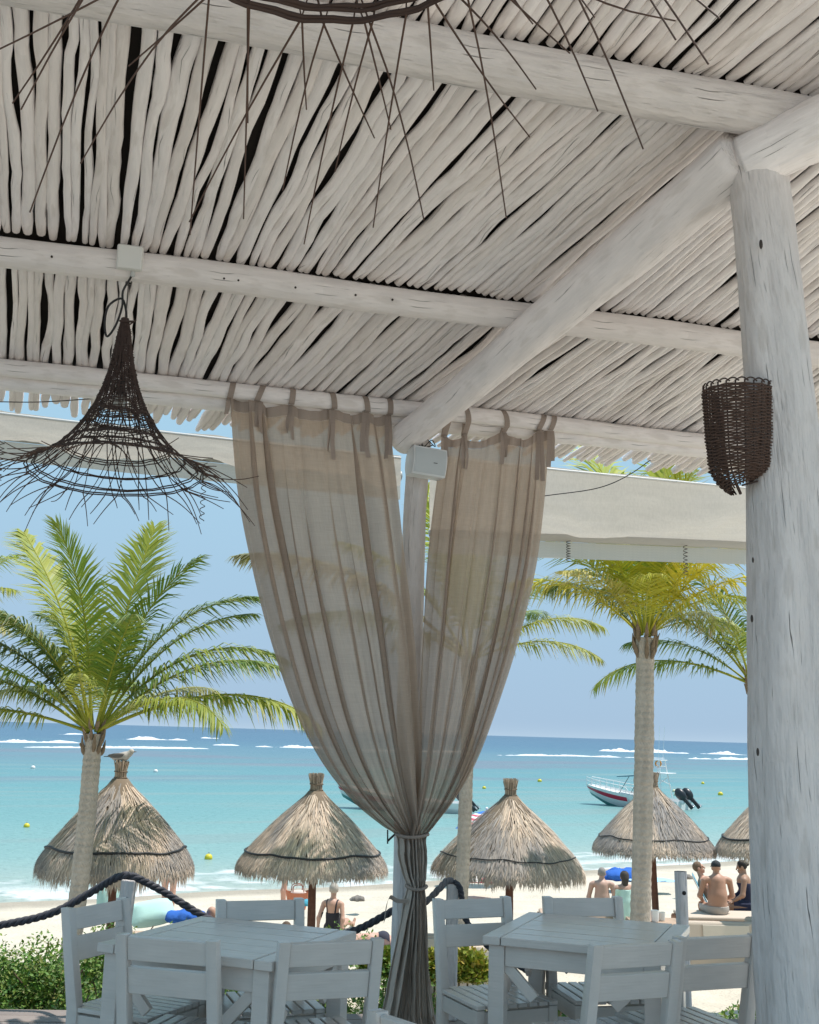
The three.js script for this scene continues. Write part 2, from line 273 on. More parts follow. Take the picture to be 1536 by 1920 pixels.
{
  const mk = (px, py, r) => { const p = onRoof(px, py, -r); const q = { c: cOf(p), r }; purlins.push(q); return q; };
  mk(1400, 205, .1); mk(768, 566, .072); mk(780, 770, .047); mk(410, 752, .055);
  purlins.unshift({ c: purlins[0].c * 2 - purlins[1].c, r: .1 });                // the next one up, above the picture
  console.log('purlins', purlins.map((q) => q.c.toFixed(2)).join(' '));
  const r = RNG(31);
  purlins.forEach((q, i) => {
    const A = roofPoint(-3.25, q.c, -q.r), B = roofPoint(5.25, q.c, -q.r), pts = lin(A, B, 60); const ph = R(0, 30, r);
    pts.forEach((p, k) => p.addScaledVector(roofUp, .012 * (noise2(k * .17 + ph, i, 151) - .5)).addScaledVector(roofDown, .02 * (noise2(k * .13 + ph, i, 152) - .5)));
    part('purlin', tube(pts, q.r, 20, { cap: true, ou: r() * 5, rf: (a, t) => 1 + .10 * (fbm(Math.cos(a) * 1.2 + 9, Math.sin(a) * 1.2 + t * 14 + ph, 153, 3) - .5) + .05 * (noise2(t * 9, i, 154) - .5) }), [limePost, limePost, limes[3], limes[0], limes[2]][i], pergola);
  });
  const rafter = (list, ph, m) => {
    const pts = spline(list.map((q) => q[0]), 44), rad = pts.map((_, i) => table1(list.map((q, k) => [k / (list.length - 1) * 44, q[1]]), i));
    part('rafter', tube(pts, rad, 26, { cap: true, dome: .5, ou: ph, rf: (a, t) => 1 + .12 * (fbm(Math.cos(a) * 1.1 + 4, Math.sin(a) * 1.1 + t * 7 + ph, 155, 3) - .5) + .05 * (noise2(t * 8, ph, 156) - .5) }), m, pergola);
  };
  rafter([[onRoof(752, 826, -.19), .088], [onRoof(850, 748, -.19), .096], [onRoof(1010, 612, -.20), .108], [onRoof(1200, 456, -.21), .122], [onRoof(1392, 292, -.215), .128]], 1.3, limes[0]);
  const u0 = onRoof(1395, 305, -.25), u1 = onRoof(1536, 240, -.24), du = u1.clone().sub(u0);
  rafter([[u0, .118], [u1, .125], [u0.clone().addScaledVector(du, 4), .13]], 4.1, limes[2]);
  // posts
  const post = (list, z, ph, m, hew) => {
    const pts = spline(list.map(([x, y]) => atDepth(x, y, z)), 70); const rad = pts.map((_, i) => table1(list.map((q, k) => [k / (list.length - 1) * 70, q[2]]), i));
    pts.at(-1).y = -.0; part('post', tube(pts, rad, 40, { cap: true, dome: .1, ou: ph, rf: (a, t) => 1 + hew * (fbm(Math.cos(a) * 1.5 + 4, Math.sin(a) * 1.5 + t * 5 + ph, 157, 3) - .5) + .09 * (Math.abs(fbm(Math.cos(a) * 2.6 + 9, Math.sin(a) * 2.6 + t * 3 + ph, 159, 3) * 2 - 1) - .2) + .05 * (fbm(Math.cos(a) * 3 + 4, Math.sin(a) * 3 + t * 22 + ph, 158, 3) - .5) + .02 * Math.cos(a * 5 + t * 3) }), m, pergola);
  };
  post([[1419, 318, .122], [1459, 700, .142], [1480, 1000, .155], [1490, 1400, .168], [1512, 1850, .18], [1526, 2148, .19]], -4.5, 2.2, limePost, .30);
  post([[786, 828, .07], [776, 1000, .068], [768, 1350, .072], [762, 1650, .076], [757, 1934, .08]], -6.72, 6.2, limePost, .16);
  // knots and nail heads are small dark discs let into the wood
  const knot = std([.05, .04, .035], .9);
  for (const [px, py, w, z] of [[1427, 458, .011, -4.36], [1410, 1160, .008, -4.345], [1412, 1050, .006, -4.345], [1421, 1410, .008, -4.34]]) part('knot', new THREE.SphereGeometry(w, 10, 6).scale(.7, 1.9, .5).translate(...atDepth(px, py, z).toArray()), knot, pergola);
  for (const [px, py, i] of [[97, 465, 2], [444, 541, 2], [558, 525, 2], [740, 552, 2], [657, 582, 2], [424, 502, 2]]) { const h = onRoof(px, py, -purlins[i].r), p = roofPoint(aOf(h), purlins[i].c, -purlins[i].r), d = V(0, EYE, 0).sub(p).normalize(); part('nail', new THREE.SphereGeometry(.006, 8, 6).translate(...p.clone().addScaledVector(d, purlins[i].r * 1.0).toArray()), knot, pergola); }
}
// sticks: where each crosses two neighbouring purlins is read off the photograph, so the fan of the sticks is the real one
{
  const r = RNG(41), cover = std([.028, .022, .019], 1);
  const bay = (pairs, i, j) => { const ci = purlins[i].c, cj = purlins[j].c; return pairs.map(([x0, y0, x1, y1]) => { const P = onRoof(x0, y0, .0), Q = onRoof(x1, y1, .0), cp = cOf(P), cq = cOf(Q), f = (c) => aOf(P.clone().lerp(Q, (c - cp) / (cq - cp))); return [f(cj), f(ci)]; }).sort((a, b) => a[0] - b[0]); };
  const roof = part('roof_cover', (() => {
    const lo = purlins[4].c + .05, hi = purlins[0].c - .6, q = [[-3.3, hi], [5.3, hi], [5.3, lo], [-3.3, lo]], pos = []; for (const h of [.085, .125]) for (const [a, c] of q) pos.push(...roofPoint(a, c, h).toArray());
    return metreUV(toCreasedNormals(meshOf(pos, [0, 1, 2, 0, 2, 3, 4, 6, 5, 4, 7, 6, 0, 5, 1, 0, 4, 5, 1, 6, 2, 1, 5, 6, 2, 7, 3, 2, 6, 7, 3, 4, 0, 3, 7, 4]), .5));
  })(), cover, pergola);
  let count = 0; camera.updateMatrixWorld(); camera.updateProjectionMatrix();
  const inView = (a, b) => [0, .25, .5, .75, 1].some((t) => { const q = a.clone().lerp(b, t).project(camera); return q.x > -1.12 && q.x < 1.12 && q.y < 1.12; });   // sticks that could not be seen are left out
  const lay = (pairs, i, j, pitch, from, to, extI, extJ, rad) => {
    const tab = bay(pairs, i, j), ci = purlins[i].c, cj = purlins[j].c; const ends = [tab[0], tab.at(-1)], k0 = .9;
    const up = (a) => a < ends[0][0] ? ends[0][1] + (a - ends[0][0]) * k0 : a > ends[1][0] ? ends[1][1] + (a - ends[1][0]) * k0 : table1(tab, a);
    for (let a = from; a < to;) {
      const rr = rad * R(.66, 1.22, r), fan = clamp((up(a + .06) - up(a - .06)) / .12, .8, 1.45), A = roofPoint(up(a) + R(-.012, .012, r), ci, 0), B = roofPoint(a, cj, 0), D = B.clone().sub(A), len = D.length(); D.normalize();
      const eJ = extJ(r), P0 = A.clone().addScaledVector(D, -extI), P1 = B.clone().addScaledVector(D, eJ), side = D.clone().cross(roofUp).normalize(), n = 19, pts = [], rs = [], ph = R(0, 90, r), amp = R(.010, .030, r), kink = R(.15, .85, r), kk = R(-.022, .022, r);
      for (let m = 0; m <= n; m++) {
        const t = m / n, L = t * (len + extI + eJ), q = P0.clone().lerp(P1, t), w = amp * 2 * (fbm(L * 3.1 + ph, 1, 161, 3) - .5) + kk * Math.max(0, 1 - Math.abs(t - kink) * 5);
        const ra = rr * (1 + .42 * (fbm(L * 5.5 + ph, 5, 163, 3) - .5)) * lerp(fan, 1, t); q.addScaledVector(side, w).addScaledVector(roofUp, ra + .012 * noise2(L * 2 + ph, 9, 165)); pts.push(q); rs.push(m === 0 || m === n ? ra * .72 : ra);
      }
      if (!inView(P0, P1)) { a += rr * 2; continue; }
      part('stick', tube(pts, rs, 9, { cap: true, dome: .5, ou: ph }), limes[Math.floor(r() * 5)], roof); count++;
      a += Math.max(.028, (rr * 2 + R(-.005, .010, r)) * pitch);
    }
  };
  // [x, y] on the upper purlin -> [x, y] on the lower one
  const p1 = [[20, 5, 42, 440], [160, 40, 145, 445], [255, 50, 225, 450], [430, 90, 305, 468], [540, 110, 410, 475], [650, 132, 472, 490], [828, 155, 585, 505], [1038, 192, 680, 535], [1185, 217, 805, 555], [1383, 250, 1005, 575]];
  const p2 = [[10, 500, 8, 668], [132, 505, 125, 675], [285, 530, 268, 690], [345, 540, 302, 695], [425, 550, 358, 703], [515, 567, 432, 710], [600, 580, 482, 715], [1073, 640, 883, 775], [1188, 655, 1008, 782], [1393, 670, 1218, 800]];
  const p0 = [[863, 0, 823, 60], [1298, 0, 1198, 122], [1468, 0, 1308, 135]];
  lay(p0, 0, 1, .93, -1.4, 5.0, -.02, (q) => -.035 + .02 * q(), .030);
  lay(p1, 1, 2, .92, -2.8, 5.0, -.03, (q) => -.03 + .025 * q(), .0268);
  lay(p2, 2, 3, .95, -3.2, 5.0, -.045, (q) => .40 + .16 * q(), .0252);
  console.log('sticks', count);
}
lap('pergola');
// ================================================================== curtains
function grid(rows, cols, fn, closed) { // fn(u, v) -> [x, y, z]; uv in metres
  const pos = [], uv = [], idx = []; let P = [];
  for (let j = 0; j <= rows; j++) { const row = []; for (let i = 0; i <= cols; i++) row.push(fn(i / cols, j / rows)); P.push(row); }
  for (let j = 0; j <= rows; j++) { for (let i = 0; i <= cols; i++) { const p = P[j][i]; pos.push(p.x, p.y, p.z); uv.push(i / cols * 1.6, j / rows * 3); } }
  for (let j = 0; j < rows; j++) for (let i = 0; i < cols; i++) { const a = j * (cols + 1) + i, b = a + cols + 1; idx.push(a, b, a + 1, b, b + 1, a + 1); }
  return meshOf(pos, idx, uv);
}
function ribbon(pts, wide, w, twist = 0) { // flat strip of half width w along pts, `wide` its width direction
  const pos = [], uv = [], idx = []; pts.forEach((p, i) => { const t = i / (pts.length - 1), ww = typeof w === 'number' ? w : w(t), d = wide.clone().applyAxisAngle(V(0, 1, 0), twist * t).multiplyScalar(ww); pos.push(p.x - d.x, p.y - d.y, p.z - d.z, p.x + d.x, p.y + d.y, p.z + d.z); uv.push(0, t * .3, 2 * ww, t * .3); });
  for (let i = 0; i < pts.length - 1; i++) idx.push(2 * i, 2 * i + 2, 2 * i + 1, 2 * i + 1, 2 * i + 2, 2 * i + 3);
  return meshOf(pos, idx, uv);
}
function curtain(label, rowsL, rowsR, ties, seed, gather) {
  const c = thing('curtain', label, 'curtain', [0, 0, 0], 0, 'curtains tied back at the middle post'); const r = RNG(seed);
  const N = rowsL.length - 1, L = rowsL.map(([x, y, d]) => onFront(x, y, d)), Rr = rowsR.map(([x, y, d]) => onFront(x, y, d));
  const cl = new THREE.CatmullRomCurve3(L, false, 'centripetal'), cr = new THREE.CatmullRomCurve3(Rr, false, 'centripetal');
  const np = 10, n = 5.5, ph = R(0, 9, r), ph2 = R(0, 9, r), pleats = Array.from({ length: np }, (_, k) => ({ u: .06 + .88 * (k + R(.15, .85, r)) / np, s: R(.009, .017, r), A: R(.012, .050, r), v0: R(-.15, .12, r), drift: R(-.05, .05, r) }));
  const at = (u, v) => {
    const g = smooth(.02, .5, v), tail = smooth(.52, .56, v), env = Math.pow(Math.sin(Math.PI * clamp(u, 0, 1)), .6), U = u + .05 * Math.sin(2 * Math.PI * 1.3 * u + ph) * env + .022 * env * Math.sin(v * 6 + u * 9 + ph2) * (.3 + g);
    const k = .1 + 1.9 * Math.pow(noise2(u * 6 + ph, 3, seed), 1.7), a = 2 * Math.PI * n * U + ph, b = 2 * Math.PI * 15 * U + ph2 + v * 2; let shift = 0, bulge = 0;
    for (const q of pleats) { const x = (u - q.u - q.drift * v) / q.s, e = Math.exp(-x * x), on = smooth(q.v0, q.v0 + .25, v) * lerp(1, .6, tail); shift -= q.A * x * e * 1.5 * on; bulge += .022 * (q.A / .03) * e * on; }
    const w = clamp(U, 0, 1) + env * ((.005 + .030 * k * (.35 + .65 * smooth(0, .2, v))) * Math.sin(a) + .004 * Math.sin(b)) * lerp(1, .6, tail) + shift;
    const p = cl.getPoint(v).lerp(cr.getPoint(v), w), dep = lerp(.010, .036, smooth(0, .25, v)) * k * Math.cos(a) * lerp(1, .75, tail) + bulge + lerp(.004, .008, g) * Math.cos(b) + lerp(.012, .05, smooth(.75, 1, v)) * tail * (fbm(u * 9 + v * 4, v * 16, seed + 5, 3) - .5) * 2;
    return p.addScaledVector(ACROSS, dep + gather * tail * Math.sin(Math.PI * u)).addScaledVector(ALONG, .006 * tail * (fbm(u * 11, v * 30, seed + 8, 3) - .5) * 2);
  };
  // the scalloped top: held at the ties, sagging between them
  const sag = (u) => { let k = 0; while (k < ties.length - 2 && u > ties[k + 1][0]) k++; const s = clamp((u - ties[k][0]) / (ties[k + 1][0] - ties[k][0]), 0, 1); return Math.sin(Math.PI * s) * .16 * Math.min(.4, ties[k + 1][0] - ties[k][0]) + .004; };
  const top = (u, v) => { const p = at(u, v); p.y -= sag(u) * Math.pow(1 - clamp(v / .10, 0, 1), 2); return p; };
  const vt = .535; part('cloth', grid(90, 260, (u, v) => top(u, lerp(.016, vt, v))), sheer, c); part('gathered_tail', grid(70, 260, (u, v) => top(u, lerp(vt, 1, v))), sheerTail, c);
  part('hem', grid(3, 260, (u, v) => { const p = top(u, .016 * v); p.addScaledVector(ACROSS, .0025); return p; }), sheerHem, c);
  const q = purlins[3];
  ties.forEach(([u, drop], i) => {
    const p = top(u, .002), ctr = roofPoint(aOf(p), q.c, -q.r), pts = [], rr = q.r + .007; const tilt = R(-.02, .02, r);
    pts.push(p.clone().addScaledVector(ACROSS, .008)); for (let k = 0; k <= 14; k++) { const a = -1.0 + k / 14 * (Math.PI + 2.0); pts.push(ctr.clone().addScaledVector(ACROSS, Math.cos(a) * rr * 1.02).add(V(0, Math.sin(a) * rr * 1.04, 0)).addScaledVector(ALONG, tilt * Math.sin(a))); } pts.push(p.clone().addScaledVector(ACROSS, -.006));
    const tie = part('tie', ribbon(pts, ALONG, .017), sheerHem, c);
    for (const s of [-1, 1]) { const d = drop * R(.75, 1.15, r), e = [0, .3, .65, 1].map((t) => p.clone().addScaledVector(ACROSS, .016 + .012 * Math.sin(t * 3)).addScaledVector(ALONG, s * (.006 + .02 * t * r())).add(V(0, -d * t, 0))); part('tie_end', ribbon(spline(e, 8), ALONG.clone().applyAxisAngle(V(0, 1, 0), R(-.9, .9, r)), .014, R(-1, 1, r)), sheerHem, tie); }
    const kn = new THREE.SphereGeometry(.014, 8, 6).scale(1.1, .8, .8); part('knot', metreUV(kn).translate(p.x + ACROSS.x * .016, p.y, p.z + ACROSS.z * .016), sheerHem, tie);
  });
  return c;
}
{
  const L = [[432, 742], [437, 830], [447, 930], [470, 1050], [505, 1190], [553, 1330], [605, 1430], [665, 1505], [718, 1549], [745, 1568], [748, 1602], [757, 1640], [765, 1662], [760, 1690], [746, 1760], [731, 1830], [717, 1898], [708, 1926]];
  const M1 = [[727, 775], [737, 850], [747, 940], [760, 1060], [776, 1190], [785, 1330], [789, 1420], [789, 1490], [788, 1540], [785, 1568], [786, 1602], [785, 1640], [784, 1662], [786, 1690], [785, 1760], [783, 1830], [778, 1898], [776, 1928]];
  const M2 = [[833, 816], [823, 880], [815, 940], [803, 1050], [795, 1190], [788, 1330], [784, 1420], [779, 1490], [772, 1540], [767, 1568], [767, 1602], [770, 1640], [772, 1662], [770, 1690], [766, 1760], [760, 1830], [756, 1898], [754, 1929]];
  const Q = [[1031, 802], [1026, 880], [1020, 950], [1006, 1060], [973, 1200], [928, 1340], [893, 1430], [856, 1495], [818, 1545], [800, 1568], [801, 1602], [799, 1640], [796, 1662], [799, 1690], [802, 1760], [807, 1830], [814, 1898], [820, 1926]];
  const dist = (k, o) => (lerp(6.585, 6.50, smooth(0, 7, k)) + o) ;
  const w = (list, o) => list.map(([x, y], k) => [x, y, dist(k, k > 8 ? o : 0)]);
  const cl = curtain('sheer taupe curtain, wider one, hung from the eave pole by six tied ribbons', w(L, 0), w(M1, 0), [[0, .12], [.155, .2], [.41, .22], [.62, .28], [.82, .3], [1, .26]], 7, .035);
  const cr = curtain('sheer taupe curtain, narrower one, hung beside the small white loudspeaker', w(M2, -.03), w(Q, -.03), [[0, .16], [.2, .2], [.52, .2], [.9, .28], [1, .22]], 19, .03);
  const cord = (px, py, wd, name) => { const c = onFront(px, py, 6.47), pts = []; for (let k = 0; k <= 32; k++) { const a = k / 32 * Math.PI * 2; pts.push(c.clone().addScaledVector(ALONG, Math.cos(a) * wd).addScaledVector(ACROSS, Math.sin(a) * .068).add(V(0, .006 * Math.sin(a * 2 + 1), 0))); } part(name, tube(pts, .009, 8), sheerHem, cl); };
  cord(773, 1566, .088, 'tieback_cord'); cord(781, 1663, .054, 'tieback_cord');
  part('tieback_ribbon', ribbon(spline([onFront(765, 1690, 6.44), onFront(745, 1689, 6.5), onFront(732, 1682, 6.55), onFront(727, 1690, 6.52), onFront(723, 1710, 6.52), onFront(721, 1728, 6.52)], 20), V(.3, .8, .4).normalize(), .013), sheerHem, cl);
}
part('hook', [tube([onFront(745, 1560, 6.62), onFront(727, 1577, 6.58)], .006, 8, { cap: true }), tube([onFront(727, 1556, 6.58), onFront(727, 1582, 6.58)], .004, 8, { cap: true })], darkMetal, pergola);
lap('curtains');

// ================================================================== awnings beyond the eave
function awning(label, top, bar, low, dTop, dBar, seed) {
  const a = thing('awning', label, 'awning', [0, 0, 0], 0, 'roll-out cloth awnings beyond the eave');
  const T = new THREE.CatmullRomCurve3(top.map(([x, y]) => onFront(x, y, dTop))), B = new THREE.CatmullRomCurve3(bar.map(([x, y]) => onFront(x, y, dBar))), W = new THREE.CatmullRomCurve3(low.map(([x, y]) => onFront(x, y, dBar + .02)));
  part('cloth', grid(24, 160, (u, v) => { const p = T.getPoint(u).lerp(B.getPoint(u), v); p.y += .02 + .24 * (fbm(u * 6 + v * 2.4, v * 1.6 - u * 4, seed, 4) - .5) * Math.sin(Math.PI * v) - .13 * Math.sin(Math.PI * v) + .014 * (noise2(u * 30, 1, seed + 2) - .5) * (1 - v); return p; }), awningCloth, a);
  part('front_bar', tube(B.getPoints(8), .036, 14, { cap: true }), std([.46, .45, .42], .5), a);
  part('valance', grid(6, 90, (u, v) => { const p = B.getPoint(u); p.y -= .036; p.lerp(W.getPoint(u), v); return p.addScaledVector(ACROSS, -.012 + .02 * (noise2(u * 14, v, seed + 3) - .5) * v); }), valanceCloth, a);
  part('roller', tube(T.getPoints(8).map((p) => p  .add(V(0, .004, 0))), .009, 10, { cap: true }), alu, a);
  return a;
}
awning('cream awning rolled out a short way, behind the woven pendant lamp', [[-90, 766], [435, 826], [752, 860]], [[-90, 806], [435, 861], [752, 893]], [[-90, 853], [435, 905], [752, 936]], 7.5, 8.0, 51);
awning('cream awning rolled out deep, beside the thick crooked post', [[806, 858], [1013, 879], [1405, 917], [1590, 933]], [[806, 998], [1013, 1006], [1403, 1022], [1590, 1031]], [[806, 1036], [1013, 1045], [1403, 1058], [1590, 1064]], 7.45, 8.5, 61);
function springAt(px, py, len, dist, label) {
  const p = onFront(px, py, dist), pts = []; for (let k = 0; k <= 90; k++) { const t = k / 90, a = t * Math.PI * 2 * 8; pts.push(V(p.x + Math.cos(a) * .016, p.y - t * len, p.z + Math.sin(a) * .016)); }
  solo('coil_spring', tube(pts, .0032, 4), wireMetal, label, 'spring', 'coil springs hanging from the awning bars');
}
springAt(1066, 1014, .16, 8.45, 'thin coil spring hanging from the deep awning, next to the curtain'); springAt(1285, 1022, .24, 8.45, 'thin coil spring hanging from the deep awning, above the palm crown'); springAt(385, 868, .40, 7.95, 'thin long coil spring hanging from the short awning beside the lamp'); springAt(5, 822, .28, 7.95, 'thin coil spring hanging from the end of the short awning');
solo('cable', tube(spline([onRoof(1256, 828, -.05), onFront(1235, 850, 6.9), onFront(1180, 890, 7.1), onFront(1125, 914, 7.3), onFront(1020, 930, 7.44)], 40), .0035, 5), blackCable, 'thin dark wire slung from the eave to the awning', 'cable');
solo('cable', tube(spline([onFront(-60, 752, 6.95), onFront(60, 754, 6.93), onFront(110, 752, 6.9), onFront(180, 747, 6.85)], 24), .003, 5), blackCable, 'thin dark wire strung along the stick ends of the eave', 'cable');

// ================================================================== woven pendant lamps
function pendant(label, pos, prof, ribs, rimDrop, seed, dense, long = 1, thick = 1) {
  const g = thing('pendant_lamp', label, 'lamp', pos, 0, 'woven twig pendant lamps'); const r = RNG(seed), H = prof.at(-1)[1];
  const rad = (h) => table1(prof.map(([a, b]) => [b, a]), h), fam = [];
  for (let k = 0; k < ribs; k++) for (const s of [-1, 1]) {
    const a0 = k / ribs * Math.PI * 2 + R(-.05, .05, r), tw = s * R(1.0, 1.5, r), pts = [], ext = R(.10, .30, r) * long, slope = Math.atan2(prof.at(-1)[1] - prof.at(-2)[1], prof.at(-1)[0] - prof.at(-2)[0]);
    for (let m = 0; m <= 16; m++) { const t = m / 16, h = H * Math.pow(t, .8), a = a0 + tw * t * .55, q = rad(h); pts.push(V(Math.cos(a) * q, -h, Math.sin(a) * q)); }
    const e = pts.at(-1), out = V(e.x, 0, e.z).normalize(), bend = R(-.3, .55, r), side = V(-out.z, 0, out.x).multiplyScalar(s * R(.15, .75, r));
    const wisk = [0, .35, .7, 1].map((t) => e.clone().addScaledVector(out, ext * t * Math.cos(slope)).addScaledVector(side, ext * t * .7).add(V(0, -ext * t * (Math.sin(slope) + bend * t) + rimDrop * t, 0)));
    fam.push({ rib: tube(pts, R(.0017, .0028, r), 5), end: tube(spline(wisk, 7), [...Array(8)].map((_, i) => lerp(.0029, .0018, i / 7)), 5, { cap: true }) });
  }
  part('ribs', fam.map((f) => f.rib), wicker, g); part('fringe', fam.map((f) => f.end), wickerWarm, g);
  const ring = (h, amp, th, jig) => { const pts = [], k0 = R(0, 9, r); for (let i = 0; i <= 72; i++) { const a = i / 72 * Math.PI * 2, q = rad(h) + amp * Math.sin(i * Math.PI * 2 / 72 * 18 + k0) + jig * (noise2(i * .4, h * 90, seed) - .5); pts.push(V(Math.cos(a) * q, -h + jig * 1.6 * (noise2(i * .25 + 5, h * 70, seed + 1) - .5), Math.sin(a) * q)); } pts[72].copy(pts[0]); return tube(pts, th, 4); };
  const wv = []; for (let h = .05; h < H * .74;) { wv.push(ring(h, .003, R(.0018, .003, r), .008)); h += R(.009, .026, r) * dense; } part('weave', wv, wicker, g);
  const bands = [H * .66, H * .84]; part('woven_band', bands.flatMap((h) => [-.008, 0, .008].map((d) => ring(h + d, .004, .003 * thick, .008))), wicker, g);
  const rims = [0, .008, .026, .034, .085, .092].map((d) => ring(H - .002 - d * .7, .0045, .0034 * thick, .004)); part('rim', rims, wicker, g);
  part('bulb', metreUV(new THREE.SphereGeometry(.034, 16, 12).scale(1, 1.3, 1)).translate(0, -H * .56, 0), phys([.9, .88, .82], .15, { transmission: .6, thickness: 0 }), g);
  part('bulb_holder', metreUV(new THREE.CylinderGeometry(.02, .022, .07, 14)).translate(0, -H * .56 + .075, 0), blackCable, g);
  return g;
}
const B2 = purlins[2], hangA = aOf(onRoof(249, 476, -B2.r)), hang = roofPoint(hangA, B2.c, -B2.r);
{
  const top = atDepth(247, 598, hang.z).y, rim = atDepth(232, 893, hang.z).y, H = top - rim, k = H / .775;
  const prof = [[.016, 0], [.028, .07], [.05, .22], [.078, .34], [.118, .45], [.172, .55], [.245, .65], [.33, .73], [.405, .775]].map(([a, b]) => [a * k * 1.0, b * k]);
  console.log('lamp', hang.z.toFixed(2), top.toFixed(2), rim.toFixed(2));
  const lamp = pendant('dark woven twig pendant lamp, flared, hanging whole below the junction box', [hang.x - .012, top, hang.z], prof, 38, .05, 71, .62);
  lamp.rotation.z = .04; lamp.rotation.x = -.085;
  const cb = hang.clone().sub(lamp.position), bot = cb.y - B2.r;
  part('cord', tube(spline([V(0, -H * .5, 0), V(0, -.1, 0), V(.004, .03, 0), V(-.02, .10, .01), V(-.075, .06, .02), V(-.09, -.03, .02), V(-.075, -.10, .02), V(-.04, -.06, .03), V(-.012, .06, .02), V(-.01, .13, .03), V(.035, .2, .06), V(.035, bot + .03, .075)], 60), .0055, 7), blackCable, lamp);
  part('hanger', [tube([V(.002, .0, 0), V(.01, bot, .01)], .0035, 5), new THREE.TorusGeometry(.014, .003, 6, 14).translate(.01, bot - .008, .01)].map((g) => metreUV(g)), wireMetal, lamp);
  part('twig_knot', [tube([V(-.02, -.02, .02), V(.05, -.03, .03)], .006, 6, { cap: true }), tube([V(.03, -.045, .03), V(.06, -.02, .03)], .004, 5, { cap: true })], wicker, lamp);
  const bx = hang.clone().addScaledVector(ACROSS, B2.r + .012).add(V(-.012, .01, 0));
  const jb = thing('junction_box', 'small white junction box fixed to the beam above the lamp', 'junction box', bx.toArray(), Math.atan2(-ALONG.z, ALONG.x)); jb.rotation.order = 'YXZ'; jb.rotation.x = .25;
  part('housing', rbox(.122, .118, .052, 0, 0, 0, .012, 3), std([.66, .65, .62], .5), jb); part('lid', rbox(.112, .108, .012, 0, 0, .03, .005, 2), std([.68, .67, .64], .5), jb); part('cable_gland', metreUV(new THREE.CylinderGeometry(.011, .011, .03, 10)).translate(.02, -.07, 0), std([.5, .5, .48], .6), jb);
}
{
  const far = atDepth(625, 42, -2.45), Rm = .40, c = V(far.x, far.y, far.z + Rm), prof = [[.016, 0], [.028, .07], [.05, .22], [.078, .34], [.118, .45], [.175, .545], [.25, .64], [.325, .72], [.40, .80]];
  const l2 = pendant('dark woven twig pendant lamp, only its rim and loose twig fringe showing at the top', [c.x, c.y + .80, c.z], prof, 30, .03, 83, 1.2, 1.75, 1.9);
  const z = l2.position; const cc = cOf(z.clone()), hy = roofPoint(aOf(z), cc, 0).y; part('hanger', tube([V(0, -.02, 0), V(0, Math.max(.2, hy - z.y), 0)], .004, 5), wireMetal, l2);
}
lap('lamps');

// ================================================================== basket lamp on the post, loudspeaker
{
  const z0 = -4.43, C0 = atDepth(1397, 800, z0), top = atDepth(1385, 722, z0).y, bot = atDepth(1392, 912, z0).y, H = top - bot;
  const g = thing('basket_wall_lamp', 'dark woven wicker half basket fixed to the thick post', 'wall lamp', [C0.x - .0, bot, z0]); const r = RNG(91);
  const shape = (t) => table1([[0, .045], [.07, .085], [.17, .12], [.5, .134], [1, .142]], t), A0 = -2.9, A1 = .95, rows = [], N = 60;
  const pt = (a, t, o) => V(Math.sin(a) * (shape(t) + o) * 1.0 - .012, t * H + .10 * Math.max(0, .25 - t) * Math.sin(a + .6), Math.cos(a) * (shape(t) + o) * .85 - .03);
  const st = 15;
  for (let k = 0; k < N; k++) { const t = .02 + k / N * .95, pts = [], dip = R(-.002, .002, r); for (let i = 0; i <= 60; i++) { const u = i / 60, a = lerp(A0, A1, u), s = Math.cos(u * st * Math.PI + (k % 2) * Math.PI); pts.push(pt(a, t + .005 * (noise2(u * 8, k, 93) - .5), .0045 * s + dip)); } rows.push(tube(pts, R(.0029, .0041, r), 5)); }
  part('weave', rows, wickerWarm, g);
  part('stakes', Array.from({ length: st + 1 }, (_, i) => { const a = lerp(A0, A1, i / st), pts = []; for (let m = 0; m <= 8; m++) pts.push(pt(a, m / 8 * .99, 0)); return tube(pts, .0035, 5, { cap: true }); }), wicker, g);
  const rim = []; for (let i = 0; i < st; i++) { const a0 = lerp(A0, A1, i / st), a1 = lerp(A0, A1, (i + 1.4) / st), pts = []; for (let m = 0; m <= 8; m++) { const p = pt(lerp(a0, a1, m / 8), .98, 0); p.y += .014 * Math.sin(Math.PI * m / 8); pts.push(p); } rim.push(tube(pts, .0032, 5)); } part('rim', rim, wicker, g);
  part('corner_pole', [tube([pt(A1, -.02, .006), pt(A1, 1.03, .006)], .007, 8, { cap: true }), tube([pt(A0 + .2, .03, .004), pt(A0 + .2, 1.0, .004)], .006, 8, { cap: true })], wicker, g);
  part('bracket', [tube([pt(-.2, -.015, 0), pt(.9, -.01, .03)], .004, 6, { cap: true }), tube([pt(-.6, -.06, 0), pt(-.6, .05, 0)], .006, 6, { cap: true })], wicker, g);
}
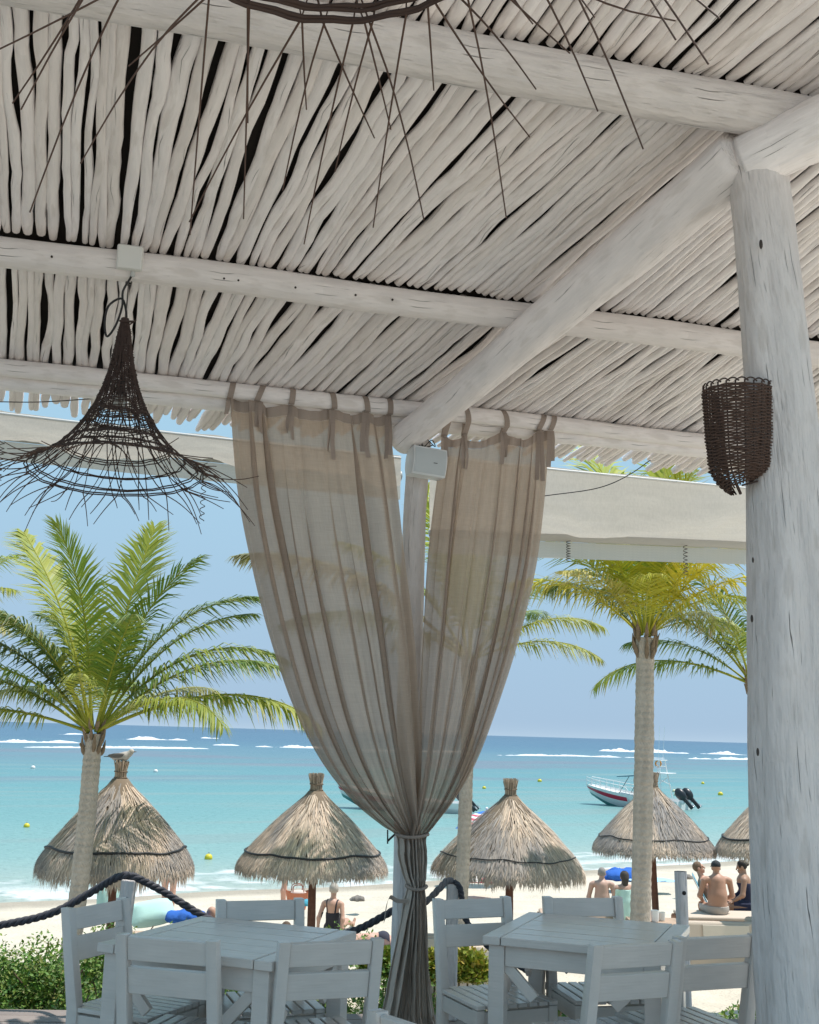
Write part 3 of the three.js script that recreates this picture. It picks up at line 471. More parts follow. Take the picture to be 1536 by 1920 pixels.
{
  const p = atDepth(800, 869, -6.56), s = thing('loudspeaker', 'small white box loudspeaker bracketed to the middle post between the curtains', 'loudspeaker', p.toArray(), .32); s.rotation.z = -.06;
  const sh0 = new THREE.Shape(); sh0.moveTo(-.06, -.075); sh0.lineTo(.05, -.08); sh0.quadraticCurveTo(.085, 0, .05, .08); sh0.lineTo(-.06, .075); sh0.lineTo(-.085, .03); sh0.lineTo(-.085, -.03); sh0.closePath();
  const body = new THREE.ExtrudeGeometry(sh0, { depth: .2, bevelEnabled: true, bevelSize: .004, bevelThickness: .004, bevelSegments: 2, curveSegments: 10 }).rotateY(-Math.PI / 2).translate(.1, 0, 0);
  part('cabinet', metreUV(toCreasedNormals(body, .6)), std([.66, .67, .67], .5), s);
  const gr = []; for (let m = 0; m <= 10; m++) { const y = lerp(-.074, .074, m / 10); gr.push([y, .0545 + .0175 * (1 - Math.pow(y / .08, 2)) + .003]); }
  const gp = []; const gi = []; gr.forEach(([y, z]) => { gp.push(-.094, y, z, .096, y, z); }); for (let m = 0; m < 10; m++) gi.push(2 * m, 2 * m + 1, 2 * m + 2, 2 * m + 1, 2 * m + 3, 2 * m + 2);
  part('grille', metreUV(meshOf(gp, gi)), std([.50, .53, .54], .7, { bumpMap: weave, bumpScale: .001, side: THREE.DoubleSide }), s);
  part('badge', rbox(.024, .004, .002, .03, -.01, .077, .001), darkMetal, s);
  part('bracket', [tube([V(-.02, .08, -.02), V(-.02, .12, -.05), V(-.01, .11, -.12)], .006, 6, { cap: true }), rbox(.02, .06, .012, -.01, .06, -.11, .003)], darkMetal, s);
  const wi = []; const r = RNG(5); for (let k = 0; k < 4; k++) wi.push(tube(spline([V(-.01, .1, -.08), V(R(-.06, .06, r), R(.09, .16, r), R(-.06, 0, r)), V(R(-.1, .05, r), R(.06, .14, r), R(-.05, .02, r)), V(R(-.12, .0, r), R(.12, .2, r), -.05)], 14), .003, 5)); part('wire', wi, blackCable, s);
}
// ================================================================== tables and chairs
const woodGap = .004;
function makeTable(label, c, turn) {
  const t = thing('dining_table', label, 'table', [c.x, 0, c.z], turn, 'white dining tables'); const S = .76, th = .034, top = .75, nb = 6;
  const bw = (S - (nb - 1) * woodGap) / nb, end = .075; const r = RNG(c.x * 100 + 500);
  for (let k = 0; k < nb; k++) part('board', rbox(S - 2 * end - 2 * woodGap, th, bw, 0, top - th / 2 + R(-.0008, .0008, r), -S / 2 + bw / 2 + k * (bw + woodGap), .004, 2), paint, t);
  for (const s of [-1, 1]) part('end_board', rbox(end, th, S, s * (S / 2 - end / 2), top - th / 2 - .0005, 0, .004, 2), paint, t);
  const a = S / 2 - .055, ah = .085, ay = top - th - ah / 2 - .001, lg = .068;
  for (const s of [-1, 1]) { part('apron', rbox(2 * a - lg - .002, ah, .024, 0, ay, s * (a + .012), .003), paint, t); part('apron', rbox(.024, ah, 2 * a - lg - .002, s * (a + .012), ay, 0, .003), paint, t); }
  for (const sx of [-1, 1]) for (const sz of [-1, 1]) {
    part('leg', rbox(lg, top - th - .002, lg, sx * a, (top - th - .002) / 2, sz * a, .005, 2), paint, t);
    const b = Math.hypot(.13, .13); part('brace', rbox(b, .045, .024, sx * (a - lg / 2 - .06), ay - .098, sz * (a + .002), .003, 1, [0, 0, sx * Math.PI / 4]), paint, t); part('brace', rbox(.024, .045, b, sx * (a + .002), ay - .098, sz * (a - lg / 2 - .06), .003, 1, [-sz * Math.PI / 4, 0, 0]), paint, t);
  }
  part('stretcher', rbox(2 * a - .1, .04, .05, 0, top - th - .06, 0, .003), paint, t);
  return t;
}
makeTable('square white plank table beside the leaning rope post', V(-.665, 0, -4.885), THREE.MathUtils.degToRad(-21.5 + 0));
makeTable('square white plank table beside the thick crooked post', V(.85, 0, -5.3), THREE.MathUtils.degToRad(-21));
const CW = .40, CT = .82, CD = .42;
function makeChair() {   // origin on the floor below the middle of the backrest's top; faces +z
  const g = new THREE.Group(), sw = .042, rake = .075, seat = .43; const hx = CW / 2 - sw / 2;
  for (const s of [-1, 1]) {   // back post: straight to the seat, then raked
    const prof = new THREE.Shape(); prof.moveTo(rake - .005, 0); prof.lineTo(rake + .037, 0); prof.lineTo(rake + .045, seat); prof.lineTo(.038, CT); prof.lineTo(.0, CT); prof.lineTo(rake - .003, seat); prof.closePath();
    const e = new THREE.ExtrudeGeometry(prof, { depth: sw - .006, bevelEnabled: true, bevelSize: .003, bevelThickness: .003, bevelSegments: 2 }).rotateY(-Math.PI / 2).translate(s * hx + sw / 2 - .003, 0, 0); part('back_post', metreUV(toCreasedNormals(e, .5), R(0, 2), R(0, 2)), paint, g);
    part('front_leg', rbox(sw, seat - .004, sw, s * hx, (seat - .004) / 2, CD + .03, .004, 2), paint, g);
    part('side_rail', rbox(.024, .066, CD - .105, s * (hx), seat - .045, (rake + .045 + CD + .03 - sw / 2) / 2, .003), paint, g);
  }
  const zAt = (y) => lerp(rake, .0, (y - seat) / (CT - seat)) + .019;
  const tilt = -Math.atan2(rake, CT - seat);
  part('top_rail', rbox(CW - 2 * sw - .001, .086, .024, 0, CT - .046, zAt(CT - .046), .004, 2, [tilt, 0, 0]), paint, g);
  part('lower_rail', rbox(CW - 2 * sw - .001, .098, .024, 0, CT - .160, zAt(CT - .160), .004, 2, [tilt, 0, 0]), paint, g);
  part('front_rail', rbox(CW - 2 * sw - .001, .066, .024, 0, seat - .045, CD + .035, .003), paint, g);
  part('back_rail', rbox(CW - 2 * sw - .001, .066, .024, 0, seat - .045, rake + .02, .003), paint, g);
  const n = 8, gap = .009, w = (CW - .002 - (n - 1) * gap) / n; for (let k = 0; k < n; k++) { const x = -CW / 2 + .001 + w / 2 + k * (w + gap), edge = k === 0 || k === n - 1, back = edge ? rake + .049 : rake + .01; part('slat', rbox(w, .018, CD + .055 - back, x, seat + .0075, (CD + .055 + back) / 2, .004, 2), paint, g); }
  return g;
}
const chairProto = makeChair();
function placeChair(a, b, facesCamera, label) {
  const P = onLevel(a[0], a[1], CT), Q = onLevel(b[0], b[1], CT), m = P.clone().add(Q).multiplyScalar(.5), e = Q.clone().sub(P); let f = V(-e.z, 0, e.x); if ((f.z > 0) !== facesCamera) f.negate();
  const c = chairProto.clone(); c.name = numbered('dining_chair'); c.position.set(m.x, 0, m.z); c.rotation.y = Math.atan2(f.x, f.z); scene.add(c); tag(c, label, 'chair', 'white wooden dining chairs'); return c;
}
placeChair([113.8, 1704], [230.5, 1682.8], true, 'white slatted chair in front of the leaning rope post');
placeChair([222, 1753], [400, 1767], false, 'white slatted chair backed over the corner of the table by the leaning post');
placeChair([528, 1769], [718, 1762], false, 'white slatted chair with its back next to the curtain tail');
placeChair([408, 1687], [564, 1684], true, 'white slatted chair on the sea side of the table by the leaning post');
placeChair([821, 1685], [941, 1681], true, 'white slatted chair beside the curtain tail, turned towards the table by the crooked post');
placeChair([1020, 1681], [1158, 1681], true, 'white slatted chair on the sea side of the table by the crooked post');
placeChair([1117, 1774], [1278, 1766], false, 'white slatted chair next to the chair beside the crooked post, nearer the curtains');
placeChair([1281, 1759], [1420, 1753], false, 'white slatted chair right beside the thick crooked post');
placeChair([700, 1899], [860, 1952], false, 'white chair of which only a corner of the back shows below the curtain tail');
lap('furniture');

// ================================================================== rope fence at the deck's edge
function ropePost(label, px, py, tx, round, lean) {
  const t = atDepth(px, py, -6.86 - .065 * (px - 768) / F * 6.9), b = V(t.x + lean, 0, t.z), g = thing('rope_post', label, 'post', [b.x, 0, b.z], 0, 'posts of the rope fence'); const d = t.clone().sub(b);
  if (round) part('shaft', tube(lin(V(0, 0, 0), d, 12), .036, 16, { cap: true, dome: .1, ou: px, rf: (a, q) => 1 + .06 * (fbm(Math.cos(a) + 3, Math.sin(a) + q * 5, 171, 3) - .5) }), limePost, g);
  else { const q = rbox(tx, d.length(), tx * .9, 0, d.length() / 2, 0, .008, 2); q.applyQuaternion(new THREE.Quaternion().setFromUnitVectors(V(0, 1, 0), d.clone().normalize())); part('shaft', q, limePost, g); }
  const f = d.clone().multiplyScalar(.86); part('bolt_hole', new THREE.SphereGeometry(.012, 10, 8).scale(1, 1, .3).translate(f.x + .008, f.y, f.z + (round ? .036 : tx * .45)), std([.015, .014, .013], .9), g); return t;
}
const postA = ropePost('leaning white wooden post carrying the rope, behind the chair by the hedge', 243, 1649, .078, false, -.05), postB = ropePost('slender round white post standing behind the table by the crooked post', 1276, 1634, .07, true, .02), postC = ropePost('short white rope post behind the chair beside the curtain tail', 849, 1657, .07, false, .0);
const ropeMat = std([.045, .046, .058], .75), ropeGrey = std([.17, .16, .165], .85);
function rope(label, pts, r, mat) {
  const g = thing('rope', label, 'rope', [0, 0, 0], 0, 'lengths of twisted fence rope'), line = new THREE.CatmullRomCurve3(pts, false, 'centripetal'), n = Math.max(40, Math.round(line.getLength() / .009)), c = line.getSpacedPoints(n), len = line.getLength();
  for (let s = 0; s < 3; s++) { const q = c.map((p, i) => { const T = c[Math.min(n, i + 1)].clone().sub(c[Math.max(0, i - 1)]).normalize(), S = T.clone().cross(V(0, 1, .01)).normalize(), U = S.clone().cross(T), a = i / n * len / (r * 5.6) * Math.PI * 2 + s * Math.PI * 2 / 3; return p.clone().addScaledVector(S, Math.cos(a) * r * .5).addScaledVector(U, Math.sin(a) * r * .5); }); part('strand', tube(q, r * .58, 6, { cap: true }), mat, g); }
}
{
  const E = (x, y, d = 6.84) => atDepth(x, y, -d), over = postA.clone().add(V(0, .012, 0));
  rope('dark twisted rope rising to the leaning post from the hedge side', [E(-140, 1752), E(0, 1735), E(100, 1711), E(180, 1668), over.clone().add(V(-.06, -.0, .0)), over.clone().add(V(0, .012, 0))], .022, ropeMat);
  rope('dark twisted rope falling from the leaning post to the curtain post', [over.clone().add(V(.004, .012, 0)), over.clone().add(V(.06, -.01, 0)), E(300, 1668), E(375, 1714), E(470, 1762), E(560, 1776), E(672, 1742), E(742, 1705)], .021, ropeMat);
  const oc = postC.clone().add(V(0, .012, 0)); rope('grey twisted rope between the curtain post and the short post', [E(775, 1702), E(800, 1690), E(826, 1664), oc.clone().add(V(-.03, .005, 0)), oc], .019, ropeGrey);
  rope('dark twisted rope dropping from the short post behind the chairs', [oc.clone().add(V(.005, .0, 0)), E(862, 1664), E(872, 1720), E(905, 1765), E(945, 1797), E(985, 1818), E(1048, 1866), E(1085, 1884)], .017, ropeMat);
}
// ================================================================== coconut palms
const GREEN = [.135, .235, .035], YEL = [.56, .52, .06], LIME = [.33, .42, .055], DRY = [.48, .37, .23], DARKG = [.065, .13, .025], GOLD = [.74, .63, .045];
const mixc = (a, b, t) => a.map((v, i) => lerp(v, b[i], t));
function frondGeom(az, el, len, droop, col, seed, o = {}) {
  const r = RNG(seed), n = 22, pts = [], dirs = []; let p = V(0, 0, 0); const A = az * Math.PI / 180, sway = R(-.8, .8, r);
  for (let i = 0; i <= n; i++) { const t = i / n, e = (el - droop * Math.pow(t, 1.5)) * Math.PI / 180, a = A + sway * t * t, d = V(Math.cos(e) * Math.cos(a), Math.sin(e), Math.cos(e) * Math.sin(a)); pts.push(p.clone()); dirs.push(d); p = p.clone().addScaledVector(d, len / n); }
  const stalk = tinted(tube(pts, pts.map((_, i) => lerp(.026, .005, Math.pow(i / n, .8)) * (len / 2.8)), 5), mixc(col, YEL, .55));
  const pos = [], idx = [], cc = [], pairs = Math.round(len * (o.density ?? 40)), t00 = o.start ?? .2, flat = o.flat ?? 0;
  for (let k = 0; k < pairs; k++) for (const s of [-1, 1]) {
    const t = t00 + (1 - t00) * (k + r() * .8) / pairs; if (r() < (o.gaps ?? .05)) continue; const f = t * n, i = Math.min(n - 1, Math.floor(f)), b = pts[i].clone().lerp(pts[i + 1], f - i), D = dirs[i], side = D.clone().cross(V(0, 1, 0)); if (side.lengthSq() < 1e-4) side.set(-Math.sin(A), 0, Math.cos(A)); side.normalize(); const up = side.clone().cross(D).normalize();
    const q = (t - t00) / (1 - t00), L = (.25 + len * .15) * Math.pow(Math.sin(Math.PI * clamp(.16 + q * .78, 0, 1)), .7) * R(.8, 1.12, r) * (o.leaf ?? 1), ang = lerp(1.12, .45, q) + R(-.08, .08, r), w = R(.011, .017, r) * (len / 2.8) * (o.wide ?? 1);
    let d = D.clone().multiplyScalar(Math.cos(ang)).addScaledVector(side, s * Math.sin(ang)).addScaledVector(up, lerp(.38, .02, q) * (1 - flat) + R(-.1, .1, r)).normalize(); const m = b.clone().addScaledVector(d, L * .5), fall = R(.22, .5, r) * (o.hang ?? lerp(2.1, .7, clamp(el / 80, 0, 1))), d1 = d.clone().add(V(0, -fall * .55, 0)).normalize(); m.copy(b).addScaledVector(d1, L * .5); const e = m.clone().addScaledVector(d1.clone().add(V(0, -fall * 1.9, 0)).normalize(), L * .5); d = d1;
    const wd = D.clone().sub(d.clone().multiplyScalar(D.dot(d))).normalize().multiplyScalar(w), z = pos.length / 3; pos.push(...b.clone().addScaledVector(wd, -.6).toArray(), ...b.clone().addScaledVector(wd, .6).toArray(), ...m.clone().sub(wd).toArray(), ...m.clone().add(wd).toArray(), ...e.toArray());
    idx.push(z, z + 1, z + 2, z + 1, z + 3, z + 2, z + 2, z + 3, z + 4); const c = mixc(col, o.alt ?? YEL, clamp(R(-.25, .4, r), 0, 1)), tip = r() < (o.dry ?? .35) ? mixc(c, DRY, R(.4, 1, r)) : c; cc.push(...c, ...c, ...c, ...c, ...tip);
  }
  return mergeGeometries([stalk, meshOf(pos, idx, new Float32Array(pos.length / 3 * 2), cc)]);
}
function palm(label, base, crown, rad, fronds, seed, o = {}) {
  const g = thing('palm_tree', label, 'palm tree', base.toArray(), 0, 'coconut palms on the beach'), r = RNG(seed), top = crown.clone().sub(base), n = 120, pts = [], rs = [];
  const bend = o.bend ?? [.2, 0]; for (let i = 0; i <= n; i++) { const t = i / n, p = top.clone().multiplyScalar(t); p.x += bend[0] * Math.sin(Math.PI * t); p.z += bend[1] * Math.sin(Math.PI * t); pts.push(p); const saw = (t * top.y / .085 + .6 * noise2(t * 9, seed, 181)) % 1; rs.push(rad * lerp(1.22, .92, smooth(0, .35, t)) * lerp(1, .93, t) * (1 + .085 * (saw - .5)) * (1 + .05 * (noise2(t * 16, 3, seed) - .5))); }
  rs[0] *= 1.15; part('trunk', tube(pts, rs, 18, { rf: (a, t) => 1 + .06 * (fbm(Math.cos(a) * 1.6 + 3, Math.sin(a) * 1.6 + t * 26, 183, 2) - .5) }), bark, g);
  const sheath = []; for (let k = 0; k < 22; k++) { const a = k * 2.4 + R(0, 1, r), h = R(-.26, .06, r), c = Math.cos(a), s = Math.sin(a), l = R(.12, .26, r), q = rad * (1.0 + .1 * r()); const e = [V(c * q * .8, h, s * q * .8), V(c * q * .98, h + l * .5, s * q * .98), V(c * q * (1.0 + .35 * r()), h + l, s * q * (1.0 + .35 * r()))].map((p) => p.add(top)); sheath.push(tube(spline(e, 5), [.012, .026, .024, .018, .011, .004].map((v) => v * rad / .12), 5, { cap: true })); } part('leaf_sheaths', sheath, std([.30, .22, .15], .95, { map: barkMap }), g);
  fronds.forEach((f, k) => { const [az, el, len, droop, col, opt] = f, q = part('frond', frondGeom(az, el, len, droop, col ?? GREEN, seed * 50 + k, { ...o.leafOpt, ...opt }), leafMat, g); q.position.copy(top).add(V(Math.cos(az * Math.PI / 180) * rad * .5, .02 + .04 * r(), Math.sin(az * Math.PI / 180) * rad * .5)); });
  return g;
}
const onSand = (px, z, sink = .05) => { const p = atDepth(px, 1500, z); return V(p.x, sandY(p.x, z, 0) - sink, z); };
{
  const zA = -14.4; const cA = atDepth(176, 1376, zA), bA = onSand(122, zA); bA.x = atDepth(124, 1735, zA).x;
  palm('bushy green coconut palm in front of the thatched umbrella with the gull', bA, cA, .125, [
    [2, 26, 3.0, 62, mixc(GREEN, YEL, .35), { hang: 1.7 }], [8, 44, 2.5, 62, GREEN], [350, 62, 2.5, 58, mixc(GREEN, LIME, .4)], [20, 76, 2.5, 40, GREEN], [300, 80, 2.9, 22, mixc(GREEN, YEL, .45), { hang: .5 }], [120, 84, 2.6, 30, mixc(GREEN, LIME, .5), { hang: .5 }], [200, 74, 3.1, 40, mixc(GREEN, YEL, .4), { hang: .7 }], [170, 64, 2.6, 62, GREEN], [185, 52, 2.6, 64, DARKG], [178, 34, 2.7, 60, mixc(GREEN, YEL, .2), { hang: 1.5 }], [172, 18, 2.6, 56, mixc(GREEN, YEL, .35), { hang: 1.6 }], [90, 40, 1.5, 40, mixc(LIME, YEL, .4)], [60, 58, 2.2, 55, GREEN], [130, 60, 2.2, 50, DARKG], [240, 60, 2.4, 50, DARKG], [270, 40, 2.2, 60, GREEN], [355, 54, 2.7, 84, mixc(GREEN, LIME, .4)], [30, 30, 2.3, 72, mixc(GREEN, YEL, .3)], [150, 44, 2.5, 80, mixc(GREEN, LIME, .3)], [188, 62, 3.0, 80, mixc(GREEN, YEL, .3)], [340, 70, 2.7, 70, GREEN], [320, 36, 2.2, 60, mixc(GREEN, DRY, .4), { dry: .8 }], [225, 32, 2.2, 55, mixc(GREEN, DRY, .3), { dry: .7 }]], 3, { bend: [.05, 0], leafOpt: { density: 40, gaps: .16 } });
  const zB = -13, cB = atDepth(1210, 1196, zB), bB = onSand(1192, zB); bB.x = atDepth(1190, 1790, zB).x;
  palm('yellowing coconut palm with a straight ringed trunk behind the table by the crooked post', bB, cB, .122, [
    [178, 44, 1.65, 58, mixc(GOLD, LIME, .35), { hang: 1.5, dry: .6 }], [170, 62, 1.6, 62, mixc(GREEN, YEL, .3)], [200, 72, 2.0, 46, GREEN], [5, 46, 1.7, 62, GOLD, { hang: 1.5, dry: .6 }], [20, 58, 1.8, 50, mixc(GOLD, YEL, .5), { dry: .5 }], [350, 68, 2.0, 48, mixc(YEL, LIME, .5)], [80, 66, 1.6, 60, mixc(LIME, GOLD, .5), { hang: 1.2 }], [110, 74, 1.9, 44, LIME], [300, 78, 2.5, 26, mixc(LIME, YEL, .5)], [250, 76, 2.6, 24, mixc(LIME, YEL, .3)], [40, 80, 2.5, 24, mixc(LIME, YEL, .5)], [230, 46, 1.8, 60, DARKG], [290, 40, 1.8, 60, DARKG], [330, 34, 1.5, 64, mixc(GREEN, DRY, .4), { dry: .8 }], [0, 24, 1.0, 50, mixc(GREEN, YEL, .2)], [150, 50, 1.4, 64, mixc(YEL, DRY, .3), { dry: .7 }], [60, 56, 1.5, 60, mixc(GOLD, YEL, .4)], [100, 50, 1.2, 56, mixc(LIME, GOLD, .4)], [130, 60, 1.6, 62, mixc(GOLD, LIME, .5)], [35, 40, 1.3, 60, mixc(LIME, YEL, .4)]], 5, { bend: [.02, 0], leafOpt: { alt: YEL, leaf: 1.3, wide: 1.3, gaps: .14 } });
  const zC = -14.8, cC = atDepth(880, 1240, zC), bC = onSand(855, zC); bC.x = atDepth(854, 1760, zC).x;
  palm('slim coconut palm partly hidden behind the drawn curtain', bC, cC, .095, [
    [0, 40, 1.9, 64, mixc(GREEN, YEL, .45), { hang: 1.4 }], [12, 24, 1.7, 60, mixc(GREEN, YEL, .4), { hang: 1.6 }], [352, 58, 1.9, 56, GREEN], [180, 42, 3.4, 50, mixc(GREEN, DRY, .55), { dry: .8 }], [170, 30, 2.5, 55, GREEN], [190, 60, 2.4, 50, LIME], [95, 60, 1.9, 50, LIME], [140, 78, 2.3, 30, LIME], [230, 78, 2.6, 24, mixc(LIME, YEL, .5)], [280, 70, 2.3, 40, GREEN], [320, 45, 2.0, 60, GREEN], [240, 30, 2.0, 60, DARKG]], 7, { bend: [.03, 0] });
  const zD = -15.5, cD = atDepth(1413, 1285, zD), bD = onSand(1410, zD); bD.x = atDepth(1418, 1760, zD).x;
  palm('dark green coconut palm half hidden by the thick crooked post', bD, cD, .10, [
    [180, 22, 2.3, 66, mixc(GREEN, YEL, .15), { hang: 1.7, gaps: .25 }], [172, 52, 2.1, 66, DARKG], [190, 66, 2.0, 60, DARKG], [160, 74, 2.1, 50, GREEN], [130, 50, 1.5, 50, LIME], [200, 40, 1.8, 60, GREEN], [60, 60, 2.0, 50, GREEN], [0, 45, 2.2, 60, GREEN], [300, 60, 2.2, 50, DARKG], [20, 20, 2.0, 60, GREEN]], 9, { bend: [.04, 0] });
  const zE = -17.5, cE = atDepth(-150, 1180, zE), bE = onSand(-190, zE);
  palm('coconut palm at the edge of the view, only frond tips showing past the lamp', bE, cE, .12, [[0, 42, 1.75, 62, mixc(GREEN, YEL, .5), { dry: .7 }], [8, 20, 1.6, 60, mixc(YEL, DRY, .5), { dry: .8, hang: 1.6 }], [350, 62, 1.9, 60, LIME], [180, 40, 2.2, 60, GREEN], [90, 50, 2.0, 50, GREEN], [270, 50, 2.0, 50, GREEN], [130, 70, 2.2, 40, GREEN], [225, 70, 2.2, 40, LIME]], 11);
}
lap('palms');

// ================================================================== thatched beach umbrellas
function palapa(label, px, eavePx, z, Rm, Hc, topW, seed, o = {}) {
  const e = atDepth(px, eavePx, z), gy = sandY(e.x, z, 0) - .1, g = thing('thatched_umbrella', label, 'beach umbrella', [e.x, gy, z], 0, 'thatched umbrellas on the beach'), r = RNG(seed), E = e.y - gy, k = Rm / 1.04, hk = Hc / 1.12;
  const prof = [[1.04, 0], [1.0, .12], [.87, .30], [.56, .66], [.34, .88], [.18, 1.03], [.11, 1.12]].map(([a, b]) => [a * k, b * hk]);
  const rAt = (h) => table1(prof.map(([a, b]) => [b, a]), h); const lump = (a) => 1 + (o.lump ?? .1) * (noise2(Math.cos(a) * 1.5 + 5, Math.sin(a) * 1.5 + 5, seed) - .5);
  part('pole', tube(spline([V(o.lean ?? 0, 0, 0), V((o.lean ?? 0) * .4 + .01, E * .5, 0), V(0, E, 0), V(0, E + Hc, 0)], 20), lin(V(.062, 0, 0), V(.045, 0, 0), 20).map((v) => v.x), 12, { cap: true, rf: (a, t) => 1 + .1 * (noise2(Math.cos(a) * 2 + 4, t * 9 + Math.sin(a), seed) - .5) }), poleWood, g);
  const core = new THREE.LatheGeometry([...prof.map(([a, b]) => new THREE.Vector2(a * .955, b + E + .01)), new THREE.Vector2(.05, Hc + E)], 40); part('thatch_base', metreUV(core), Object.assign(strawCore, { side: THREE.DoubleSide }), g);
  const pos = [], idx = [], col = [], N = o.n ?? 9000; const tans = [[.62, .48, .36], [.54, .425, .32], [.45, .37, .29], [.68, .55, .42], [.38, .315, .255]], greys = [[.27, .25, .235], [.32, .30, .28], [.22, .205, .195]];
  const strand = (a, h, len, w, out, tone) => {
    const hs = [h, Math.max(h - len * .55, -.2), h - len]; const P = hs.map((hh, m) => { const q = (hh >= 0 ? rAt(hh) : prof[0][0] - .015 * hh * 0) * lump(a), aa = a + tw * m * .5; return V(Math.cos(aa) * (q + out * m * .5), E + hh, Math.sin(aa) * (q + out * m * .5)); });
    const T = V(-Math.sin(a), 0, Math.cos(a)).multiplyScalar(w), z0 = pos.length / 3; pos.push(...P[0].clone().sub(T).toArray(), ...P[0].clone().add(T).toArray(), ...P[1].clone().sub(T).toArray(), ...P[1].clone().add(T).toArray(), ...P[2].toArray()); idx.push(z0, z0 + 1, z0 + 2, z0 + 1, z0 + 3, z0 + 2, z0 + 2, z0 + 3, z0 + 4); for (let m = 0; m < 5; m++) col.push(...tone);
  }; let tw = 0;
  const dirt = (a, h) => smooth(.5, .66, fbm(Math.cos(a) * 1.3 + 6, h * 1.6 + Math.sin(a) * 1.3, seed + 3, 4) + (o.grey ?? 0));
  for (let i = 0; i < N; i++) {
    const a = r() * Math.PI * 2, u = r(), h = u < .3 ? R(-.01, .16, r) : Math.max(.05, prof.at(-1)[1] * (1 - Math.sqrt(r()) * .98)); tw = R(-.05, .05, r) / Math.max(.25, rAt(Math.max(0, h)));
    const notch = .75 + .5 * noise2(Math.cos(a) * 6 + 9, Math.sin(a) * 6 + 9, seed + 7), d = dirt(a, h) * (h < .12 ? .35 : 1), base = tans[Math.floor(r() * 5)], tone = mixc(base, greys[Math.floor(r() * 3)], clamp(d * R(.6, 1.1, r), 0, 1));
    strand(a, h, R(.13, .30, r) * (h < .14 ? notch * .75 * (o.fringe ?? .62) : 1) * k, R(.004, .0085, r) * k, R(.004, .035, r), tone);
  }
  const th = part('thatch', meshOf(pos, idx, new Float32Array(pos.length / 3 * 2), col), strawMat, g); th.userData.kind = 'stuff';
  // tied crown of straw
  const kp = [], kt = Hc + E; for (let i = 0; i < 160; i++) { const a = r() * Math.PI * 2, q = topW * R(.5, .95, r), l = R(.20, .25, r); kp.push(tinted(tube([V(Math.cos(a) * q, kt - .06, Math.sin(a) * q), V(Math.cos(a) * q * .95, kt + l * .4, Math.sin(a) * q * .95), V(Math.cos(a) * q * R(1.05, 1.4, r), kt + l, Math.sin(a) * q * R(1.05, 1.4, r))], .006, 4, { cap: true }), tans[Math.floor(r() * 5)].map((v) => v * .8))); }
  const crown = part('straw_crown', kp, strawMat, g); part('core', metreUV(new THREE.CylinderGeometry(topW * .9, topW * .9, .26, 14)).translate(0, kt + .06, 0), strawCore, crown);
  for (const h of [.02, .10]) { const p = []; for (let i = 0; i <= 24; i++) { const a = i / 24 * Math.PI * 2; p.push(V(Math.cos(a) * topW * 1.02, kt + h + .006 * Math.sin(a * 3), Math.sin(a) * topW * 1.02)); } part('binding', tube(p, .007, 5), strawCore, crown); }
  const hb = (o.band ?? .27) * hk, p = []; for (let i = 0; i <= 96; i++) { const a = i / 96 * Math.PI * 2, dip = .035 * Math.abs(Math.sin(a * 2.5 + seed)) + .02 * (noise2(i * .3, 1, seed) - .5); const q = (rAt(hb - dip) + .022) * lump(a); p.push(V(Math.cos(a) * q, E + hb - dip, Math.sin(a) * q)); } p[96].copy(p[0]); part('band_rope', tube(p, o.bandR ?? .013, 6), blackCable, g);
  if (o.notch) { }
  return g;
}
palapa('thatched umbrella with a grey weathered side and a gull on top', 214, 1624, -15.8, 1.03, 1.12, .085, 201, { grey: .14, lean: .0, bandR: .017, fringe: 1.1 });
palapa('tan thatched umbrella on a red brown pole, between the leaning post and the curtain', 587, 1628, -16.0, 1.02, 1.0, .088, 202, { grey: -.02, bandR: .015 });
palapa('thatched umbrella beside the slim palm, with a striped parasol behind it', 956, 1632, -16.3, 1.01, .98, .085, 203, { grey: .06, lean: -.04, bandR: .008, fringe: .8, lump: .16 });
palapa('thatched umbrella directly behind the yellowing palm', 1224, 1594, -19.8, 1.01, 1.02, .10, 204, { grey: -.02, lean: .06, bandR: .009, fringe: .45 });
palapa('thatched umbrella half hidden by the thick crooked post', 1462, 1600, -19.0, 1.0, 1.05, .09, 205, { grey: .0, bandR: .016 });
lap('palapas');

// ================================================================== planting at the deck's edge
function leafMass(name, label, n, place, size, cols, seed, kind, category) {
  const r = RNG(seed), pos = [], idx = [], col = [];
  for (let i = 0; i < n; i++) {
    const p = place(r); if (!p) continue; const a = r() * Math.PI * 2, e = R(-.2, 1.1, r), d = V(Math.cos(a) * Math.cos(e), Math.sin(e), Math.sin(a) * Math.cos(e)), s = V(-Math.sin(a), 0, Math.cos(a)).applyAxisAngle(d, R(-.8, .8, r)), l = size * R(.6, 1.3, r), w = l * .28, c = cols[Math.floor(r() * cols.length)].map((v) => v * R(.8, 1.2, r)), z = pos.length / 3, u = d.clone().cross(s).multiplyScalar(l * .12);
    const m = p.clone().addScaledVector(d, l * .5).add(u), t = p.clone().addScaledVector(d, l).addScaledVector(u, -.5); pos.push(...p.toArray(), ...m.clone().addScaledVector(s, w).sub(u).toArray(), ...m.toArray(), ...m.clone().addScaledVector(s, -w).sub(u).toArray(), ...t.toArray()); idx.push(z, z + 1, z + 2, z, z + 2, z + 3, z + 1, z + 4, z + 2, z + 2, z + 4, z + 3); for (let q = 0; q < 5; q++) col.push(...c);
  }
  const g = meshOf(pos, idx, new Float32Array(pos.length / 3 * 2), col);
  if (kind) { const m = struct(name, g, leafMat, label, kind); return m; } return g;
}
const hedgeG = [[.11, .21, .04], [.15, .27, .05], [.08, .17, .032], [.21, .32, .065], [.26, .33, .085]];
